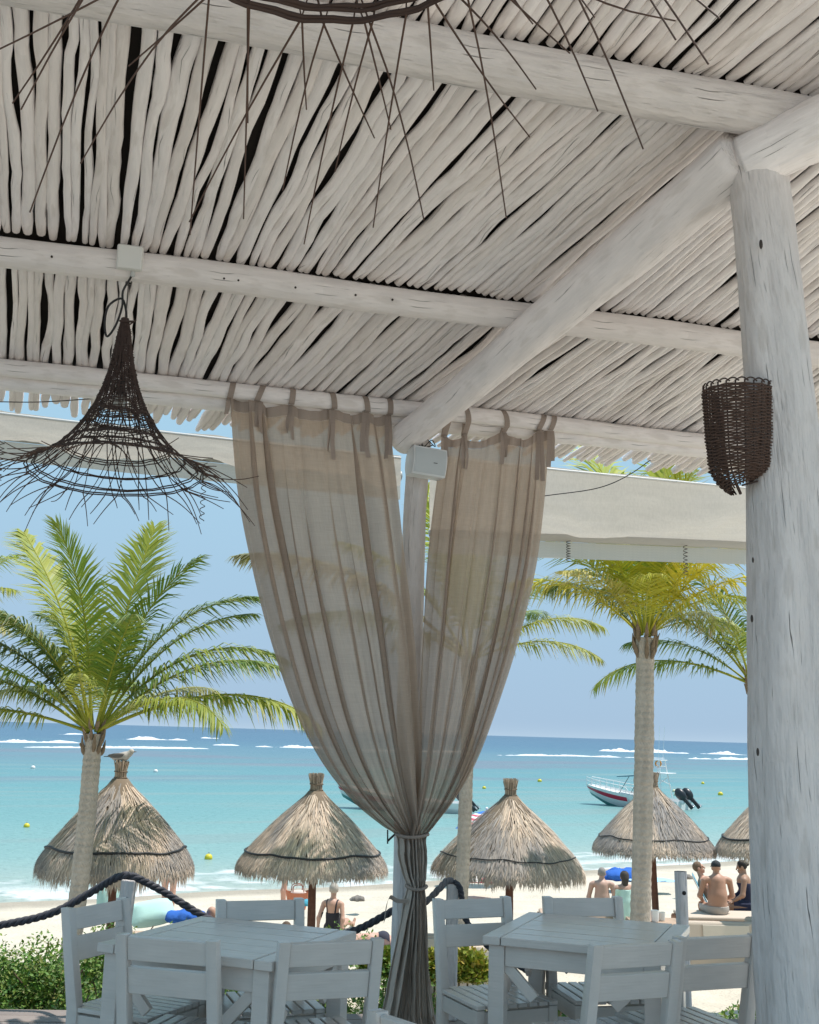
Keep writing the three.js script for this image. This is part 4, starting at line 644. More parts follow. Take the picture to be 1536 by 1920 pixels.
{
  // clumps: each an uneven dome of leaves
  const clumps = []; const r = RNG(401);
  for (let i = 0; i < 95; i++) { const x = R(-4.4, .1, r), d = R(7.25, 9.3, r), z = -d - .065 * x; clumps.push({ x, z, y: lerp(-.52, -.34, r()) + .06 * smooth(7.2, 8.6, d), R: R(.22, .42, r), h: R(.30, .48, r) * lerp(.8, 1.0, smooth(7.2, 8.4, d)), w: 1 }); }
  for (let i = 0; i < 46; i++) { const x = R(.1, 3.0, r), d = R(7.2, 8.1, r), z = -d - .065 * x; clumps.push({ x, z, y: -.46, R: R(.2, .34, r), h: R(.24, .44, r) * (x > 1.3 ? .8 : 1), w: .7 }); }
  const pick = (q) => { const c = clumps[Math.floor(q() * clumps.length)], a = q() * Math.PI * 2, s = Math.pow(q(), .35), e = Math.acos(q()); return V(c.x + Math.cos(a) * Math.sin(e) * c.R * s, c.y + Math.cos(e) * c.h * s, c.z + Math.sin(a) * Math.sin(e) * c.R * s); };
  leafMass('ground_cover', 'low green leafy ground cover along the edge of the deck', 135000, pick, .034, hedgeG, 403, 'stuff');
  const st = [], q = RNG(405); for (let i = 0; i < 260; i++) { const c = clumps[Math.floor(q() * clumps.length)], a = q() * 7, l = c.h * R(.5, .95, q); st.push(tube([V(c.x, c.y - .15, c.z), V(c.x + Math.cos(a) * c.R * .4, c.y + l * .5, c.z + Math.sin(a) * c.R * .4), V(c.x + Math.cos(a) * c.R * .8, c.y + l, c.z + Math.sin(a) * c.R * .8)], .005, 4)); } struct('ground_cover_stems', st, std([.12, .085, .05], .9), 'thin brown stems inside the ground cover', 'stuff');
  const bush = (label, px, py, dist, Rr, h, cols, seed, size) => { const p = atDepth(px, py, -dist), gy = sandY(p.x, p.z, 0), g = thing('shrub', label, 'shrub', [p.x, gy, p.z], 0, 'small shrubs by the deck'), top = p.y - gy; part('foliage', leafMass('', '', 3600, (q) => { const a = q() * 7, s = Math.pow(q(), .4), e = Math.acos(q()); return V(Math.cos(a) * Math.sin(e) * Rr * s, Math.max(.1, top - h) + Math.cos(e) * h * s * (.8 + .3 * noise2(a * 2, e * 3, seed)), Math.sin(a) * Math.sin(e) * Rr * s); }, size, cols, seed), leafMat, g); part('stem', Array.from({ length: 7 }, (_, k) => tube([V(0, -.05, 0), V(Math.cos(k) * Rr * .3, top * .5, Math.sin(k) * Rr * .3), V(Math.cos(k) * Rr * .6, top * .85, Math.sin(k) * Rr * .6)], .008, 5)), std([.12, .085, .05], .9), g); };
  const lime = [[.30, .33, .045], [.38, .38, .06], [.22, .28, .035], [.44, .42, .08]];
  bush('yellow green leafy shrub behind the chair beside the curtain tail', 872, 1778, 9.2, .22, .22, lime, 411, .05); bush('small yellow green shrub peeking out next to the curtain tail', 812, 1782, 9.3, .15, .22, lime, 412, .05); bush('small lime shrub on the hedge side of the curtain tail', 716, 1775, 9.0, .16, .2, [[.2, .28, .04], [.28, .33, .05]], 413, .045);
}
lap('plants');
// ================================================================== people: one smooth surface each, meshed from capsules
const cap = (a, b, ra, rb = ra) => ({ a, b, ra, rb }), ell = (c, r) => ({ c, r });
function prim(p, x, y, z) {
  if (p.c) { const X = (x - p.c[0]) / p.r[0], Y = (y - p.c[1]) / p.r[1], Z = (z - p.c[2]) / p.r[2], k = Math.sqrt(X * X + Y * Y + Z * Z); return (k - 1) * Math.min(p.r[0], p.r[1], p.r[2]) * (k < 1 ? 1 : 1.1); }
  const dx = p.b[0] - p.a[0], dy = p.b[1] - p.a[1], dz = p.b[2] - p.a[2], L = dx * dx + dy * dy + dz * dz || 1e-9, t = clamp(((x - p.a[0]) * dx + (y - p.a[1]) * dy + (z - p.a[2]) * dz) / L, 0, 1);
  return Math.hypot(x - p.a[0] - dx * t, y - p.a[1] - dy * t, z - p.a[2] - dz * t) - lerp(p.ra, p.rb, t);
}
const sdf = (prims, k) => (x, y, z) => { let d = 1e9; for (const p of prims) { const e = prim(p, x, y, z), h = clamp(.5 + .5 * (d - e) / k, 0, 1); d = d > 1e8 ? e : lerp(d, e, h) - k * h * (1 - h); } return d; };
function boundsOf(prims, pad) { const lo = [1e9, 1e9, 1e9], hi = [-1e9, -1e9, -1e9]; for (const p of prims) for (let i = 0; i < 3; i++) { const c = p.c ? [[p.c[i], p.r[i]]] : [[p.a[i], p.ra], [p.b[i], p.rb]]; for (const [m, r] of c) { lo[i] = Math.min(lo[i], m - r - pad); hi[i] = Math.max(hi[i], m + r + pad); } } return [lo, hi]; }
function surface(f, [lo, hi], res) {
  const mc = new MarchingCubes(res, wireMetal, false, false, 60000), h = res / 2; mc.isolation = 0; const s = [0, 1, 2].map((i) => (hi[i] - lo[i]) / 2), c = [0, 1, 2].map((i) => (hi[i] + lo[i]) / 2);
  for (let z = 0, o = 0; z < res; z++) for (let y = 0; y < res; y++) for (let x = 0; x < res; x++, o++) mc.field[o] = -f(c[0] + s[0] * (x - h) / h, c[1] + s[1] * (y - h) / h, c[2] + s[2] * (z - h) / h);
  mc.update(); const n = mc.count, pos = new Float32Array(n * 3); for (let i = 0; i < n; i++) for (let k = 0; k < 3; k++) pos[3 * i + k] = mc.positionArray[3 * i + k] * s[k] + c[k];
  let g = new THREE.BufferGeometry(); g.setAttribute('position', new THREE.BufferAttribute(pos, 3)); g = mergeVertices(g, 1e-5); const P = g.attributes.position, N = new Float32Array(P.count * 3), e = .004;
  for (let i = 0; i < P.count; i++) { const x = P.getX(i), y = P.getY(i), z = P.getZ(i), v = V(f(x + e, y, z) - f(x - e, y, z), f(x, y + e, z) - f(x, y - e, z), f(x, y, z + e) - f(x, y, z - e)).normalize(); N.set([v.x, v.y, v.z], 3 * i); }
  const ix = g.index.array, a = ix[0], u = V(P.getX(ix[1]) - P.getX(a), P.getY(ix[1]) - P.getY(a), P.getZ(ix[1]) - P.getZ(a)), w = V(P.getX(ix[2]) - P.getX(a), P.getY(ix[2]) - P.getY(a), P.getZ(ix[2]) - P.getZ(a));
  if (u.cross(w).dot(V(N[3 * a], N[3 * a + 1], N[3 * a + 2])) < 0) for (let i = 0; i < ix.length; i += 3) { const q = ix[i + 1]; ix[i + 1] = ix[i + 2]; ix[i + 2] = q; }
  g.setAttribute('normal', new THREE.BufferAttribute(N, 3)); g.setAttribute('uv', new THREE.BufferAttribute(new Float32Array(P.count * 2), 2)); return g;
}
const along = (p, yaw, tilt, g) => { g.rotateX(tilt); g.rotateY(yaw); return g.translate(...p); };
function headGeom(p, yaw = 0, tilt = 0) { const pr = [ell([0, .025, -.012], [.073, .093, .09]), cap([0, -.05, .022], [0, -.088, .05], .05, .026), cap([0, .005, .08], [0, -.032, .1], .009, .014), ell([.075, -.008, -.008], [.012, .03, .018]), ell([-.075, -.008, -.008], [.012, .03, .018]), cap([-.028, .02, .072], [.028, .02, .072], .012), cap([-.02, -.062, .078], [.02, -.062, .078], .009), cap([0, -.05, -.02], [0, -.13, -.025], .05, .05)]; return along(p, yaw, tilt, surface(sdf(pr, .022), boundsOf(pr, .02), 30)); }
function handGeom(p, dir, side) { // palm and five bent fingers
  const d = V(...dir).normalize(), s = V(...side).normalize(), n = d.clone().cross(s), P = (a, b, c) => V(...p).addScaledVector(d, a).addScaledVector(s, b).addScaledVector(n, c).toArray(), pr = [cap(P(0, -.012, 0), P(.075, -.022, 0), .017, .014), cap(P(0, .012, 0), P(.075, .022, 0), .017, .014)];
  [[-.029, .052], [-.010, .066], [.010, .062], [.029, .048]].forEach(([o, l]) => { pr.push(cap(P(.08, o, 0), P(.08 + l * .55, o * 1.15, -.008), .0095, .0085), cap(P(.08 + l * .55, o * 1.15, -.008), P(.08 + l, o * 1.15, -.026), .0085, .0075)); }); pr.push(cap(P(.02, .026, 0), P(.055, .052, -.006), .011, .0095), cap(P(.055, .052, -.006), P(.082, .058, -.014), .0095, .008));
  return surface(sdf(pr, .007), boundsOf(pr, .012), 28);
}
function person(label, pos, yaw, o) {
  const g = thing('person', label, 'person', pos, yaw, 'people on the beach'), f = sdf(o.bones, .035), b = boundsOf(o.bones, .04), list = [surface(f, b, 58), headGeom(o.head, o.headYaw ?? 0, o.headTilt ?? 0), ...(o.hands ?? []).map((h) => handGeom(...h))]; if (o.lay) list.forEach((q) => o.lay(q));
  part('body', list, skin(o.skin ?? [.50, .29, .20]), g);
  for (const [name, lo, hi, cut, mat, th] of o.wear ?? []) { const q = surface((x, y, z) => Math.max(f(x, y, z) - (th ?? .008), cut(x, y, z)), [lo, hi], 40); if (o.lay) o.lay(q); part(name, q, mat, g); }
  const H = o.head, hy = o.headYaw ?? 0, ht = o.headTilt ?? 0;
  for (const [name, pr, cut, c] of o.top ?? []) { const ff = sdf(pr, .02), q = along(H, hy, ht, surface((x, y, z) => Math.max(ff(x, y, z), cut ? cut(x, y, z) : -1), boundsOf(pr, .02), 28)); if (o.lay) o.lay(q); part(name, q, std(c, .8), g); }
  return g;
}
const shortHair = (c) => ['hair', [ell([0, .035, -.018], [.081, .098, .096])], (x, y, z) => Math.max(z - .055 - .25 * (y - .03), -.065 - y + Math.max(0, z) * 1.2), c];
const cloth = (c) => std(c, .85, { bumpMap: weave, bumpScale: .002 });
function standBones(k, step = 0) {
  const B = [cap([0, .93, -.01], [0, 1.1, .0], .135, .105), cap([0, 1.1, 0], [0, 1.29, .0], .108, .12), cap([-.13, 1.31, 0], [.13, 1.31, 0], .055), ell([.08, .87, -.06], [.095, .1, .09]), ell([-.08, .87, -.06], [.095, .1, .09]), cap([0, 1.33, 0], [0, 1.45, .01], .052, .048)];
  for (const s of [-1, 1]) { const q = s * step; B.push(cap([s * .088, .86, 0], [s * .085, .47, .02 + q * .9], .098, .058), cap([s * .085, .47, .015 + q * .9], [s * .085, .30, -.02 + q], .056, .055), cap([s * .085, .30, -.02 + q], [s * .085, .085, -.015 + q * 1.15], .055, .034), cap([s * .085, .045, -.035 + q * 1.15], [s * .1, .028, .13 + q * 1.15], .036, .025), cap([s * .17, 1.3, 0], [s * .22, 1.06, -.02], .048, .038), cap([s * .22, 1.06, -.02], [s * .235, .85, .04], .038, .026)); }
  return B;
}
const bottoms = (c) => ['swimsuit_bottom', [-.24, .76, -.24], [.24, 1.0, .2], (x, y, z) => Math.max(y - .955, (.80 + .95 * Math.max(0, Math.abs(x) - .035)) - y - .0), cloth(c)];
const bandTop = (c) => ['swimsuit_top', [-.24, 1.14, -.2], [.24, 1.32, .2], (x, y, z) => Math.max(y - 1.27, 1.18 - y, Math.abs(x) - .155), cloth(c)];
{
  const w1 = onSand(328, -25.3, 0), w2 = onSand(541, -27.4, 0);
  const hand = (s) => [[s * .237, .83, .045], [s * .03, -1, .12], [0, .1, s]];
  person('person with bare legs standing by the water behind the grey weathered umbrella', [w1.x, w1.y - .005, w1.z], Math.PI + .3, { bones: standBones(1), head: [0, 1.55, .02], hands: [hand(1), hand(-1)], skin: [.56, .32, .24], wear: [bottoms([.05, .035, .03]), bandTop([.05, .035, .03])], top: [shortHair([.10, .06, .035])] });
  person('person with bare legs stepping along the water behind the tan umbrella', [w2.x, w2.y - .005, w2.z], Math.PI - .7, { bones: standBones(1, .1), head: [0, 1.55, .02], hands: [hand(1), hand(-1)], skin: [.58, .31, .22], wear: [bottoms([.35, .05, .06]), bandTop([.35, .05, .06])], top: [shortHair([.05, .03, .02])] });
  // sitting on the sand, leaning back on the arms
  const sit = (k = 1) => { const B = [cap([0, .13, 0], [0, .34, -.05], .145, .115), cap([0, .34, -.05], [0, .54, -.07], .115, .125), cap([-.13, .565, -.07], [.13, .565, -.07], .055), cap([0, .58, -.07], [0, .70, -.05], .05, .046)]; for (const s of [-1, 1]) B.push(cap([s * .09, .11, .03], [s * .12, .17, .46], .098, .06), cap([s * .12, .17, .46], [s * .12, .06, .88], .056, .034), cap([s * .12, .05, .9], [s * .14, .15, .96], .033, .024), cap([s * .175, .55, -.07], [s * .235, .30, -.17], .047, .038), cap([s * .235, .3, -.17], [s * .23, .06, -.22], .037, .026)); return B; };
  const s1 = onSand(634, -22.6, 0);
  person('person with grey hair in a black strapped swimsuit sitting on the sand by the pole', [s1.x, s1.y - .03, s1.z], Math.PI - .25, { bones: sit(), head: [0, .80, -.04], headYaw: .3, headTilt: .1, hands: [[[.23, .045, -.22], [.2, -.1, -1], [1, 0, .2]], [[-.23, .045, -.22], [-.2, -.1, -1], [-1, 0, -.2]]], skin: [.46, .27, .19], wear: [['swimsuit', [-.2, 0, -.3], [.2, .5, .2], (x, y, z) => Math.max(y - .40, -y + .0, z - .12), cloth([.02, .02, .026])], ['strap', [-.14, .36, -.3], [.14, .68, .2], (x, y, z) => Math.max(Math.abs(Math.abs(x + (y - .4) * .12 * Math.sign(-x)) - .075) - .012, y - .66, .38 - y), cloth([.02, .02, .026])]], top: [['hair', [ell([0, .03, -.02], [.088, .102, .104])], (x, y, z) => Math.max(z - .05, -.09 - y), [.38, .34, .29]]] });
  // lying on a towel, face down
  const lieF = [cap([-.5, .11, 0], [-.2, .12, 0], .11, .125), cap([-.2, .12, 0], [.02, .12, 0], .12, .14), cap([-.5, .12, -.14], [-.5, .12, .14], .055), cap([-.56, .12, 0], [-.68, .12, 0], .05), ell([.03, .16, .075], [.11, .10, .095]), ell([.03, .16, -.075], [.11, .10, .095])]; for (const s of [-1, 1]) lieF.push(cap([.05, .11, s * .085], [.46, .075, s * .1], .095, .058), cap([.46, .075, s * .1], [.88, .06, s * .1], .056, .034), cap([.9, .05, s * .1], [1.0, .03, s * .12], .032, .024), cap([-.5, .11, s * .18], [-.6, .07, s * .34], .046, .037), cap([-.6, .07, s * .34], [-.78, .05, s * .2], .036, .026));
  const l1 = onLevel(716, 1760, -1.85); l1.y = sandY(l1.x, l1.z, 0) + .02;
  solo('beach_towel', grid(10, 26, (u, v) => V(l1.x + (u - .5) * 1.9 + .02 * Math.sin(v * 9), sandY(l1.x, l1.z, 0) + .035 + .018 * noise2(u * 9, v * 6, 3), l1.z + (v - .5) * .9 + .02 * Math.sin(u * 11))), std([.06, .10, .30], .95, { bumpMap: weave, bumpScale: .004, side: THREE.DoubleSide }), 'dark blue beach towel under the person lying near the curtain post', 'towel');
  person('person lying face down on a dark blue towel near the curtain post', [l1.x, l1.y + .02, l1.z], .12, { bones: lieF, head: [-.76, .13, 0], headTilt: 0, lay: null, hands: [[[-.79, .05, .2], [-1, 0, -.3], [0, 0, 1]], [[-.79, .05, -.2], [-1, 0, .3], [0, 0, -1]]], skin: [.56, .33, .25], wear: [['swimsuit_bottom', [-.12, 0, -.2], [.2, .3, .2], (x, y, z) => Math.max(x - .12, -.06 - x), cloth([.03, .03, .05])]], top: [shortHair([.2, .13, .07])] });
  // on the sun bed, one knee up
  const lieB = [cap([.0, .12, 0], [.3, .12, 0], .125, .11), cap([.3, .12, 0], [.5, .12, 0], .11, .12), cap([.52, .13, -.14], [.52, .13, .14], .055), cap([.56, .13, 0], [.7, .14, 0], .05), cap([-.02, .12, .09], [-.32, .44, .1], .095, .06), cap([-.32, .44, .1], [-.56, .06, .1], .056, .036), cap([-.58, .045, .1], [-.72, .03, .11], .034, .024), cap([-.02, .12, -.09], [-.42, .1, -.11], .095, .06), cap([-.42, .1, -.11], [-.82, .07, -.11], .055, .035), cap([-.83, .07, -.11], [-.87, .18, -.12], .033, .024), cap([.5, .13, .18], [.26, .08, .25], .046, .037), cap([.26, .08, .25], [.02, .07, .23], .036, .026), cap([.5, .13, -.18], [.26, .08, -.25], .046, .037), cap([.26, .08, -.25], [.02, .07, -.23], .036, .026)];
  const bedTop = -1.56, zl = -18.1, kn = atDepth(402, 1686, zl); 
  person('person lying on the sun bed with one bare knee raised', [kn.x + .3, bedTop - .0, zl], .1, { bones: lieB, head: [.8, .16, 0], headTilt: 0, hands: [[[.0, .07, .23], [-1, 0, 0], [0, 0, 1]], [[.0, .07, -.23], [-1, 0, 0], [0, 0, -1]]], skin: [.44, .26, .18], wear: [['swimsuit_bottom', [-.16, 0, -.22], [.2, .3, .22], (x, y, z) => Math.max(x - .12, -.10 - x), cloth([.02, .02, .02])]], top: [shortHair([.08, .05, .03])] });
  // sitting on a bed edge, back to the deck
  const bench = (lean = 0, wide = 1) => { const B = [cap([0, .12, 0], [0, .33, .0], .15 * wide, .15 * wide), cap([0, .33, 0], [0, .56, lean], .15 * wide, .135 * wide), cap([-.16 * wide, .60, lean], [.16 * wide, .60, lean], .06), cap([0, .62, lean], [0, .72, lean + .02], .06, .056)]; for (const s of [-1, 1]) B.push(cap([s * .10, .1, .02], [s * .14, .1, .42], .1, .066), cap([s * .14, .1, .42], [s * .14, -.32, .46], .06, .036), cap([s * .14, -.36, .46], [s * .16, -.38, .62], .036, .026), cap([s * .21 * wide, .58, lean], [s * .27 * wide, .32, lean + .04], .055, .044), cap([s * .27 * wide, .32, lean + .04], [s * .17, .2, .3], .042, .03)); return B; };
  const hb = [[[.17, .19, .3], [-.2, -.3, 1], [1, 0, 0]], [[-.17, .19, .3], [.2, -.3, 1], [-1, 0, 0]]];
  const m1 = onLevel(1346, 1713, -1.44);
  person('shirtless person in a dark cap and pale shorts sitting with the back turned', [m1.x, -1.46, m1.z], Math.PI + .1, { bones: bench(.02, 1.12), head: [0, .80, .05], headTilt: .12, hands: hb, skin: [.42, .235, .155], wear: [['shorts', [-.28, -.1, -.2], [.28, .24, .45], (x, y, z) => Math.max(y - .155, z - .36, -.06 - y), cloth([.42, .38, .34]), .014]], top: [['cap', [ell([0, .05, -.012], [.084, .085, .1])], (x, y, z) => .018 - y, [.02, .025, .03]], ['cap_peak', [ell([0, .03, .11], [.065, .012, .06])], null, [.02, .025, .03]]] });
  const m2 = onLevel(1406, 1708, -1.50);
  person('person in dark blue clothes with tied black hair, sitting beside the shirtless one', [m2.x, -1.52, m2.z], -Math.PI / 2 - .2, { bones: bench(.1, .92), head: [0, .80, .13], headTilt: .15, hands: hb, skin: [.34, .2, .13], wear: [['dress', [-.26, -.1, -.2], [.26, .6, .4], (x, y, z) => Math.max(y - .52, z - .3, -.06 - y, Math.abs(x) - .2), cloth([.02, .026, .06]), .014]], top: [shortHair([.015, .012, .01]), ['bun', [ell([0, .04, -.11], [.035, .035, .04])], null, [.015, .012, .01]]] });
  const m3 = onLevel(1129, 1716, -2.0);
  person('person with short grey hair sitting on a bed behind the chair on the sea side', [m3.x, -1.98, m3.z], Math.PI - .1, { bones: bench(.0), head: [0, .80, .03], hands: hb, skin: [.46, .29, .22], wear: [['shorts', [-.28, -.1, -.2], [.28, .24, .45], (x, y, z) => Math.max(y - .14, z - .34, -.06 - y), cloth([.03, .03, .04]), .014]], top: [shortHair([.25, .23, .21])] });
  const m4 = onLevel(1172, 1722, -1.95);
  person('person with loose dark hair in a pale green dress beside the ringed trunk', [m4.x, -1.96, m4.z], Math.PI + .2, { bones: bench(.0, .9), head: [0, .80, .03], hands: hb, skin: [.42, .26, .19], wear: [['dress', [-.28, -.1, -.2], [.28, .62, .4], (x, y, z) => Math.max(y - .57, z - .36, -.08 - y, Math.abs(x) - .22), cloth([.42, .62, .55]), .016]], top: [['hair', [ell([0, .03, -.02], [.09, .102, .102]), cap([0, -.02, -.06], [.01, -.19, -.07], .075, .05)], (x, y, z) => z - .05, [.05, .04, .032]]] });
  // on the blue folding lounger
  const lz = -22.6, lp = atDepth(1352, 1690, lz), lg = sandY(lp.x, lz, 0); 
  const lo = thing('beach_lounger', 'light blue folding beach lounger with a raised back', 'lounger', [lp.x + .35, lg, lz], -.25), blue = std([.14, .42, .55], .8, { bumpMap: weave, bumpScale: .002, side: THREE.DoubleSide });
  part('back_sling', grid(8, 6, (u, v) => V(-.5 - .36 * (1 - v) , .34 + .72 * (1 - v), (u - .5) * .52).add(V(.03 * Math.sin(Math.PI * v), -.03 * Math.sin(Math.PI * v), 0))), blue, lo); part('seat_sling', grid(8, 6, (u, v) => V(-.5 + 1.3 * v, .34 - .04 * Math.sin(Math.PI * v), (u - .5) * .52)), blue, lo);
  for (const s of [-1, 1]) { part('side_rail', tube([V(-.86, 1.06, s * .27), V(-.5, .34, s * .27), V(.82, .34, s * .27)], .012, 8, { cap: true }), alu, lo); part('leg', tube([V(-.45, .34, s * .27), V(-.62, -.02, s * .27)], .012, 8, { cap: true }), alu, lo); part('leg', tube([V(.6, .34, s * .27), V(.68, -.02, s * .27)], .012, 8, { cap: true }), alu, lo); }
  const rec = [cap([-.38, .5, 0], [-.52, .72, 0], .13, .115), cap([-.52, .72, 0], [-.64, .92, 0], .115, .12), cap([-.66, .95, -.14], [-.66, .95, .14], .055), cap([-.67, .98, 0], [-.71, 1.08, 0], .05)]; for (const s of [-1, 1]) rec.push(cap([-.34, .48, s * .09], [.06, .62, s * .1], .095, .06), cap([.06, .62, s * .1], [.44, .42, s * .1], .056, .036), cap([.46, .42, s * .1], [.5, .54, s * .12], .033, .024), cap([-.64, .93, s * .18], [-.42, .72, s * .24], .046, .037), cap([-.42, .72, s * .24], [-.2, .62, s * .18], .036, .027));
  person('sunbather leaning back on the blue folding lounger', [lp.x + .35, lg + .0, lz], -.25, { bones: rec, head: [-.73, 1.18, 0], headYaw: Math.PI / 2, headTilt: -.4, hands: [[[-.19, .62, .18], [1, -.2, 0], [0, 0, 1]], [[-.19, .62, -.18], [1, -.2, 0], [0, 0, -1]]], skin: [.52, .28, .19], wear: [['swimsuit_bottom', [-.5, .34, -.22], [-.2, .66, .22], (x, y, z) => Math.max(x + .26, -.44 - x), cloth([.05, .15, .3])]], top: [shortHair([.16, .10, .06])] });
}
lap('people');

// ================================================================== beds, cushions, bags, towels
const teak = std([.30, .135, .065], .7, { map: deckMap }), beige = std([.55, .46, .37], .9, { bumpMap: weave, bumpScale: .003 }), sandy = std([.48, .36, .27], .85, { map: deckMap });
function sunBed(label, x, topY, z, w, d, turn, mat) {
  const gy = sandY(x, z, 0), h = topY - gy, g = thing('sun_bed', label, 'sun bed', [x, gy, z], turn, 'low sun beds on the sand'), n = 7;
  part('frame', [rbox(w, .07, .05, 0, h - .085, d / 2 - .025), rbox(w, .07, .05, 0, h - .085, -d / 2 + .025), rbox(.05, .07, d - .1, w / 2 - .025, h - .085, 0), rbox(.05, .07, d - .1, -w / 2 + .025, h - .085, 0)], teak, g);
  for (const sx of [-1, 1]) for (const sz of [-1, 1]) part('leg', rbox(.06, h - .02, .06, sx * (w / 2 - .06), (h - .12) / 2 - .03, sz * (d / 2 - .09), .004), teak, g);
  for (let k = 0; k < n; k++) part('slat', rbox(w - .02, .022, d / n - .012, 0, h - .038, -d / 2 + d / n * (k + .5), .003), teak, g);
  part('mattress', metreUV(rbox(w * .97, .07, d * .95, 0, h + .01, 0, .03, 3)), mat, g); return g;
}
{
  const b1 = atDepth(330, 1742, -18.2); sunBed('sun bed with a sandy mattress under the weathered umbrella', b1.x, -1.6, -18.2, 2.3, 1.3, .1, sandy);
  const b2 = onLevel(1346, 1716, -1.46); sunBed('sun bed under the two seated people by the thick post', b2.x + .25, -1.49, b2.z - .1, 1.9, .9, .05, beige);
  const b3 = onLevel(1120, 1718, -2.0); sunBed('sun bed behind the chairs on the sea side, two people on it', b3.x + .1, -2.0, b3.z - .1, 2.6, .9, -.05, sandy);
  const pil = (label, px, py, z, w, h, turn, c) => { const p = atDepth(px, py, z), g = thing('cushion', label, 'cushion', [p.x, p.y, p.z], turn, 'pale green cushions'), q = new THREE.SphereGeometry(1, 40, 26), P = q.attributes.position; for (let i = 0; i < P.count; i++) { let x = P.getX(i), y = P.getY(i), zz = P.getZ(i); const sx = Math.sign(x) * Math.pow(Math.abs(x), .55), sy = Math.sign(y) * Math.pow(Math.abs(y), .55); const e = (1 - Math.pow(Math.abs(sx), 4)) * (1 - Math.pow(Math.abs(sy), 4)); P.setXYZ(i, sx * w / 2, sy * h / 2, zz * .1 * (.25 + e) + .012 * (fbm(sx * 4, sy * 4, 9, 3) - .5)); } q.computeVertexNormals(); part('cover', metreUV(q), std(c, .85, { bumpMap: weave, bumpScale: .003 }), g); g.rotation.order = 'YXZ'; return g; };
  const c1 = pil('large pale mint cushion propped on the sandy sun bed', 285, 1712, -18.0, .66, .44, .2, [.47, .72, .66]); c1.rotation.x = -.7; c1.rotation.z = .22;
  const c2 = pil('pale mint cushion standing behind the leaning post', 213, 1690, -18.1, .5, .6, .4, [.45, .70, .64]); c2.rotation.x = -.2;
  const crumple = (name, label, cat, px, py, z, w, h, d, mat, seed) => { const p = atDepth(px, py, z), q = new THREE.SphereGeometry(1, 36, 20), P = q.attributes.position; for (let i = 0; i < P.count; i++) { const x = P.getX(i), y = P.getY(i), zz = P.getZ(i), k = .6 + .8 * fbm(x * 2.6 + 5, zz * 2.6 + y * 2 + 5, seed, 4); P.setXYZ(i, x * w / 2 * k, Math.max(y, -.25) * h * k, zz * d / 2 * k); } q.computeVertexNormals(); q.translate(p.x, p.y, p.z); return solo(name, metreUV(q), mat, label, cat); };
  const blueT = std([.03, .14, .52], .95, { bumpMap: weave, bumpScale: .006 });
  crumple('beach_towel', 'crumpled bright blue towel at the end of the sandy sun bed', 'towel', 352, 1724, -17.8, .62, .16, .45, blueT, 31);
  const gT = (px, py) => { const p = onLevel(px, py, -2.1); return [px, py, p.z]; };
  crumple('beach_towel', 'bright blue cloth heaped on the sand beside the ringed trunk', 'towel', 1168, 1645, -30.5, 1.0, .22, .8, blueT, 33);
  crumple('beach_towel', 'red and white towel heap on the sand beside the slim palm', 'towel', 902, 1651, -29.0, .9, .12, .5, std([.55, .10, .14], .95), 35); crumple('beach_towel', 'pale towel dropped on the sand next to the red heap', 'towel', 884, 1650, -28.8, .45, .1, .4, std([.7, .66, .62], .95), 37);
  crumple('beach_towel', 'light blue towel spread thin on the sand behind the pole', 'towel', 1216, 1650, -30.2, 1.3, .04, .8, std([.35, .55, .72], .95), 39);
  for (const [px, py, s, l] of [[671, 1687, 41, 'small grey heap of clothes on the open sand'], [1287, 1646, 43, 'small brown heap of clothes near the round rope post'], [569, 1695, 44, 'small teal pouch on the sand by the tan umbrella pole']]) crumple('clothes_heap', l, 'clothes', px, py, -2150 * 3.75 / (py - 1374 + 4), .3, .09, .25, std(s === 44 ? [.06, .3, .4] : [.2, .18, .16], .95), s);
  // open tote bag
  const bp = onSand(566, -26.3, 0), bag = thing('beach_bag', 'open orange beach bag standing on the sand behind the tan umbrella pole', 'bag', [bp.x, bp.y, bp.z], .2), bm = std([.56, .19, .10], .8, { side: THREE.DoubleSide, bumpMap: weave, bumpScale: .004 });
  const sec = (u, v, o = 0) => { const a = u * Math.PI * 2, c = Math.cos(a), s = Math.sin(a), W = lerp(.19, .27, v) - o, D = lerp(.12, .16, v) - o; return V(Math.sign(c) * Math.pow(Math.abs(c), .6) * W, .02 + v * .36 + .03 * v * Math.cos(2 * a), Math.sign(s) * Math.pow(Math.abs(s), .6) * D); };
  part('body', [grid(8, 40, (u, v) => sec(u, v)), rbox(.36, .015, .22, 0, .02, 0)], bm, bag); for (const s of [-1, 1]) part('handle', tube(spline([V(-.12, .37, s * .15), V(-.1, .5, s * .13), V(.1, .5, s * .13), V(.12, .37, s * .15)], 14), .011, 6), std([.28, .08, .05], .7), bag); part('towel', metreUV(new THREE.SphereGeometry(.15, 16, 10).scale(1.2, .5, .8)).translate(.02, .33, 0), std([.62, .5, .44], .95), bag);
  // cloth-covered lounge chairs
  const sofa = (label, px, py, z, w, turn) => { const p = atDepth(px, py, z), gy = sandY(p.x, z, 0), h = p.y - gy, g = thing('lounge_chair', label, 'lounge chair', [p.x, gy, z], turn, 'beige covered lounge chairs'); part('base', rbox(w, h * .5, .8, 0, h * .25, -.1, .05, 3), beige, g); part('backrest', rbox(w, h * .62, .2, 0, h * .69, .28, .06, 3, [-.1, 0, 0]), beige, g); part('cover_flap', rbox(w * .55, h * .34, .02, w * .05, h * .78, .40, .008, 2, [-.1, 0, 0]), std([.62, .54, .44], .9), g); part('seat_cushion', rbox(w * .94, .12, .62, 0, h * .54, -.16, .05, 3), beige, g); };
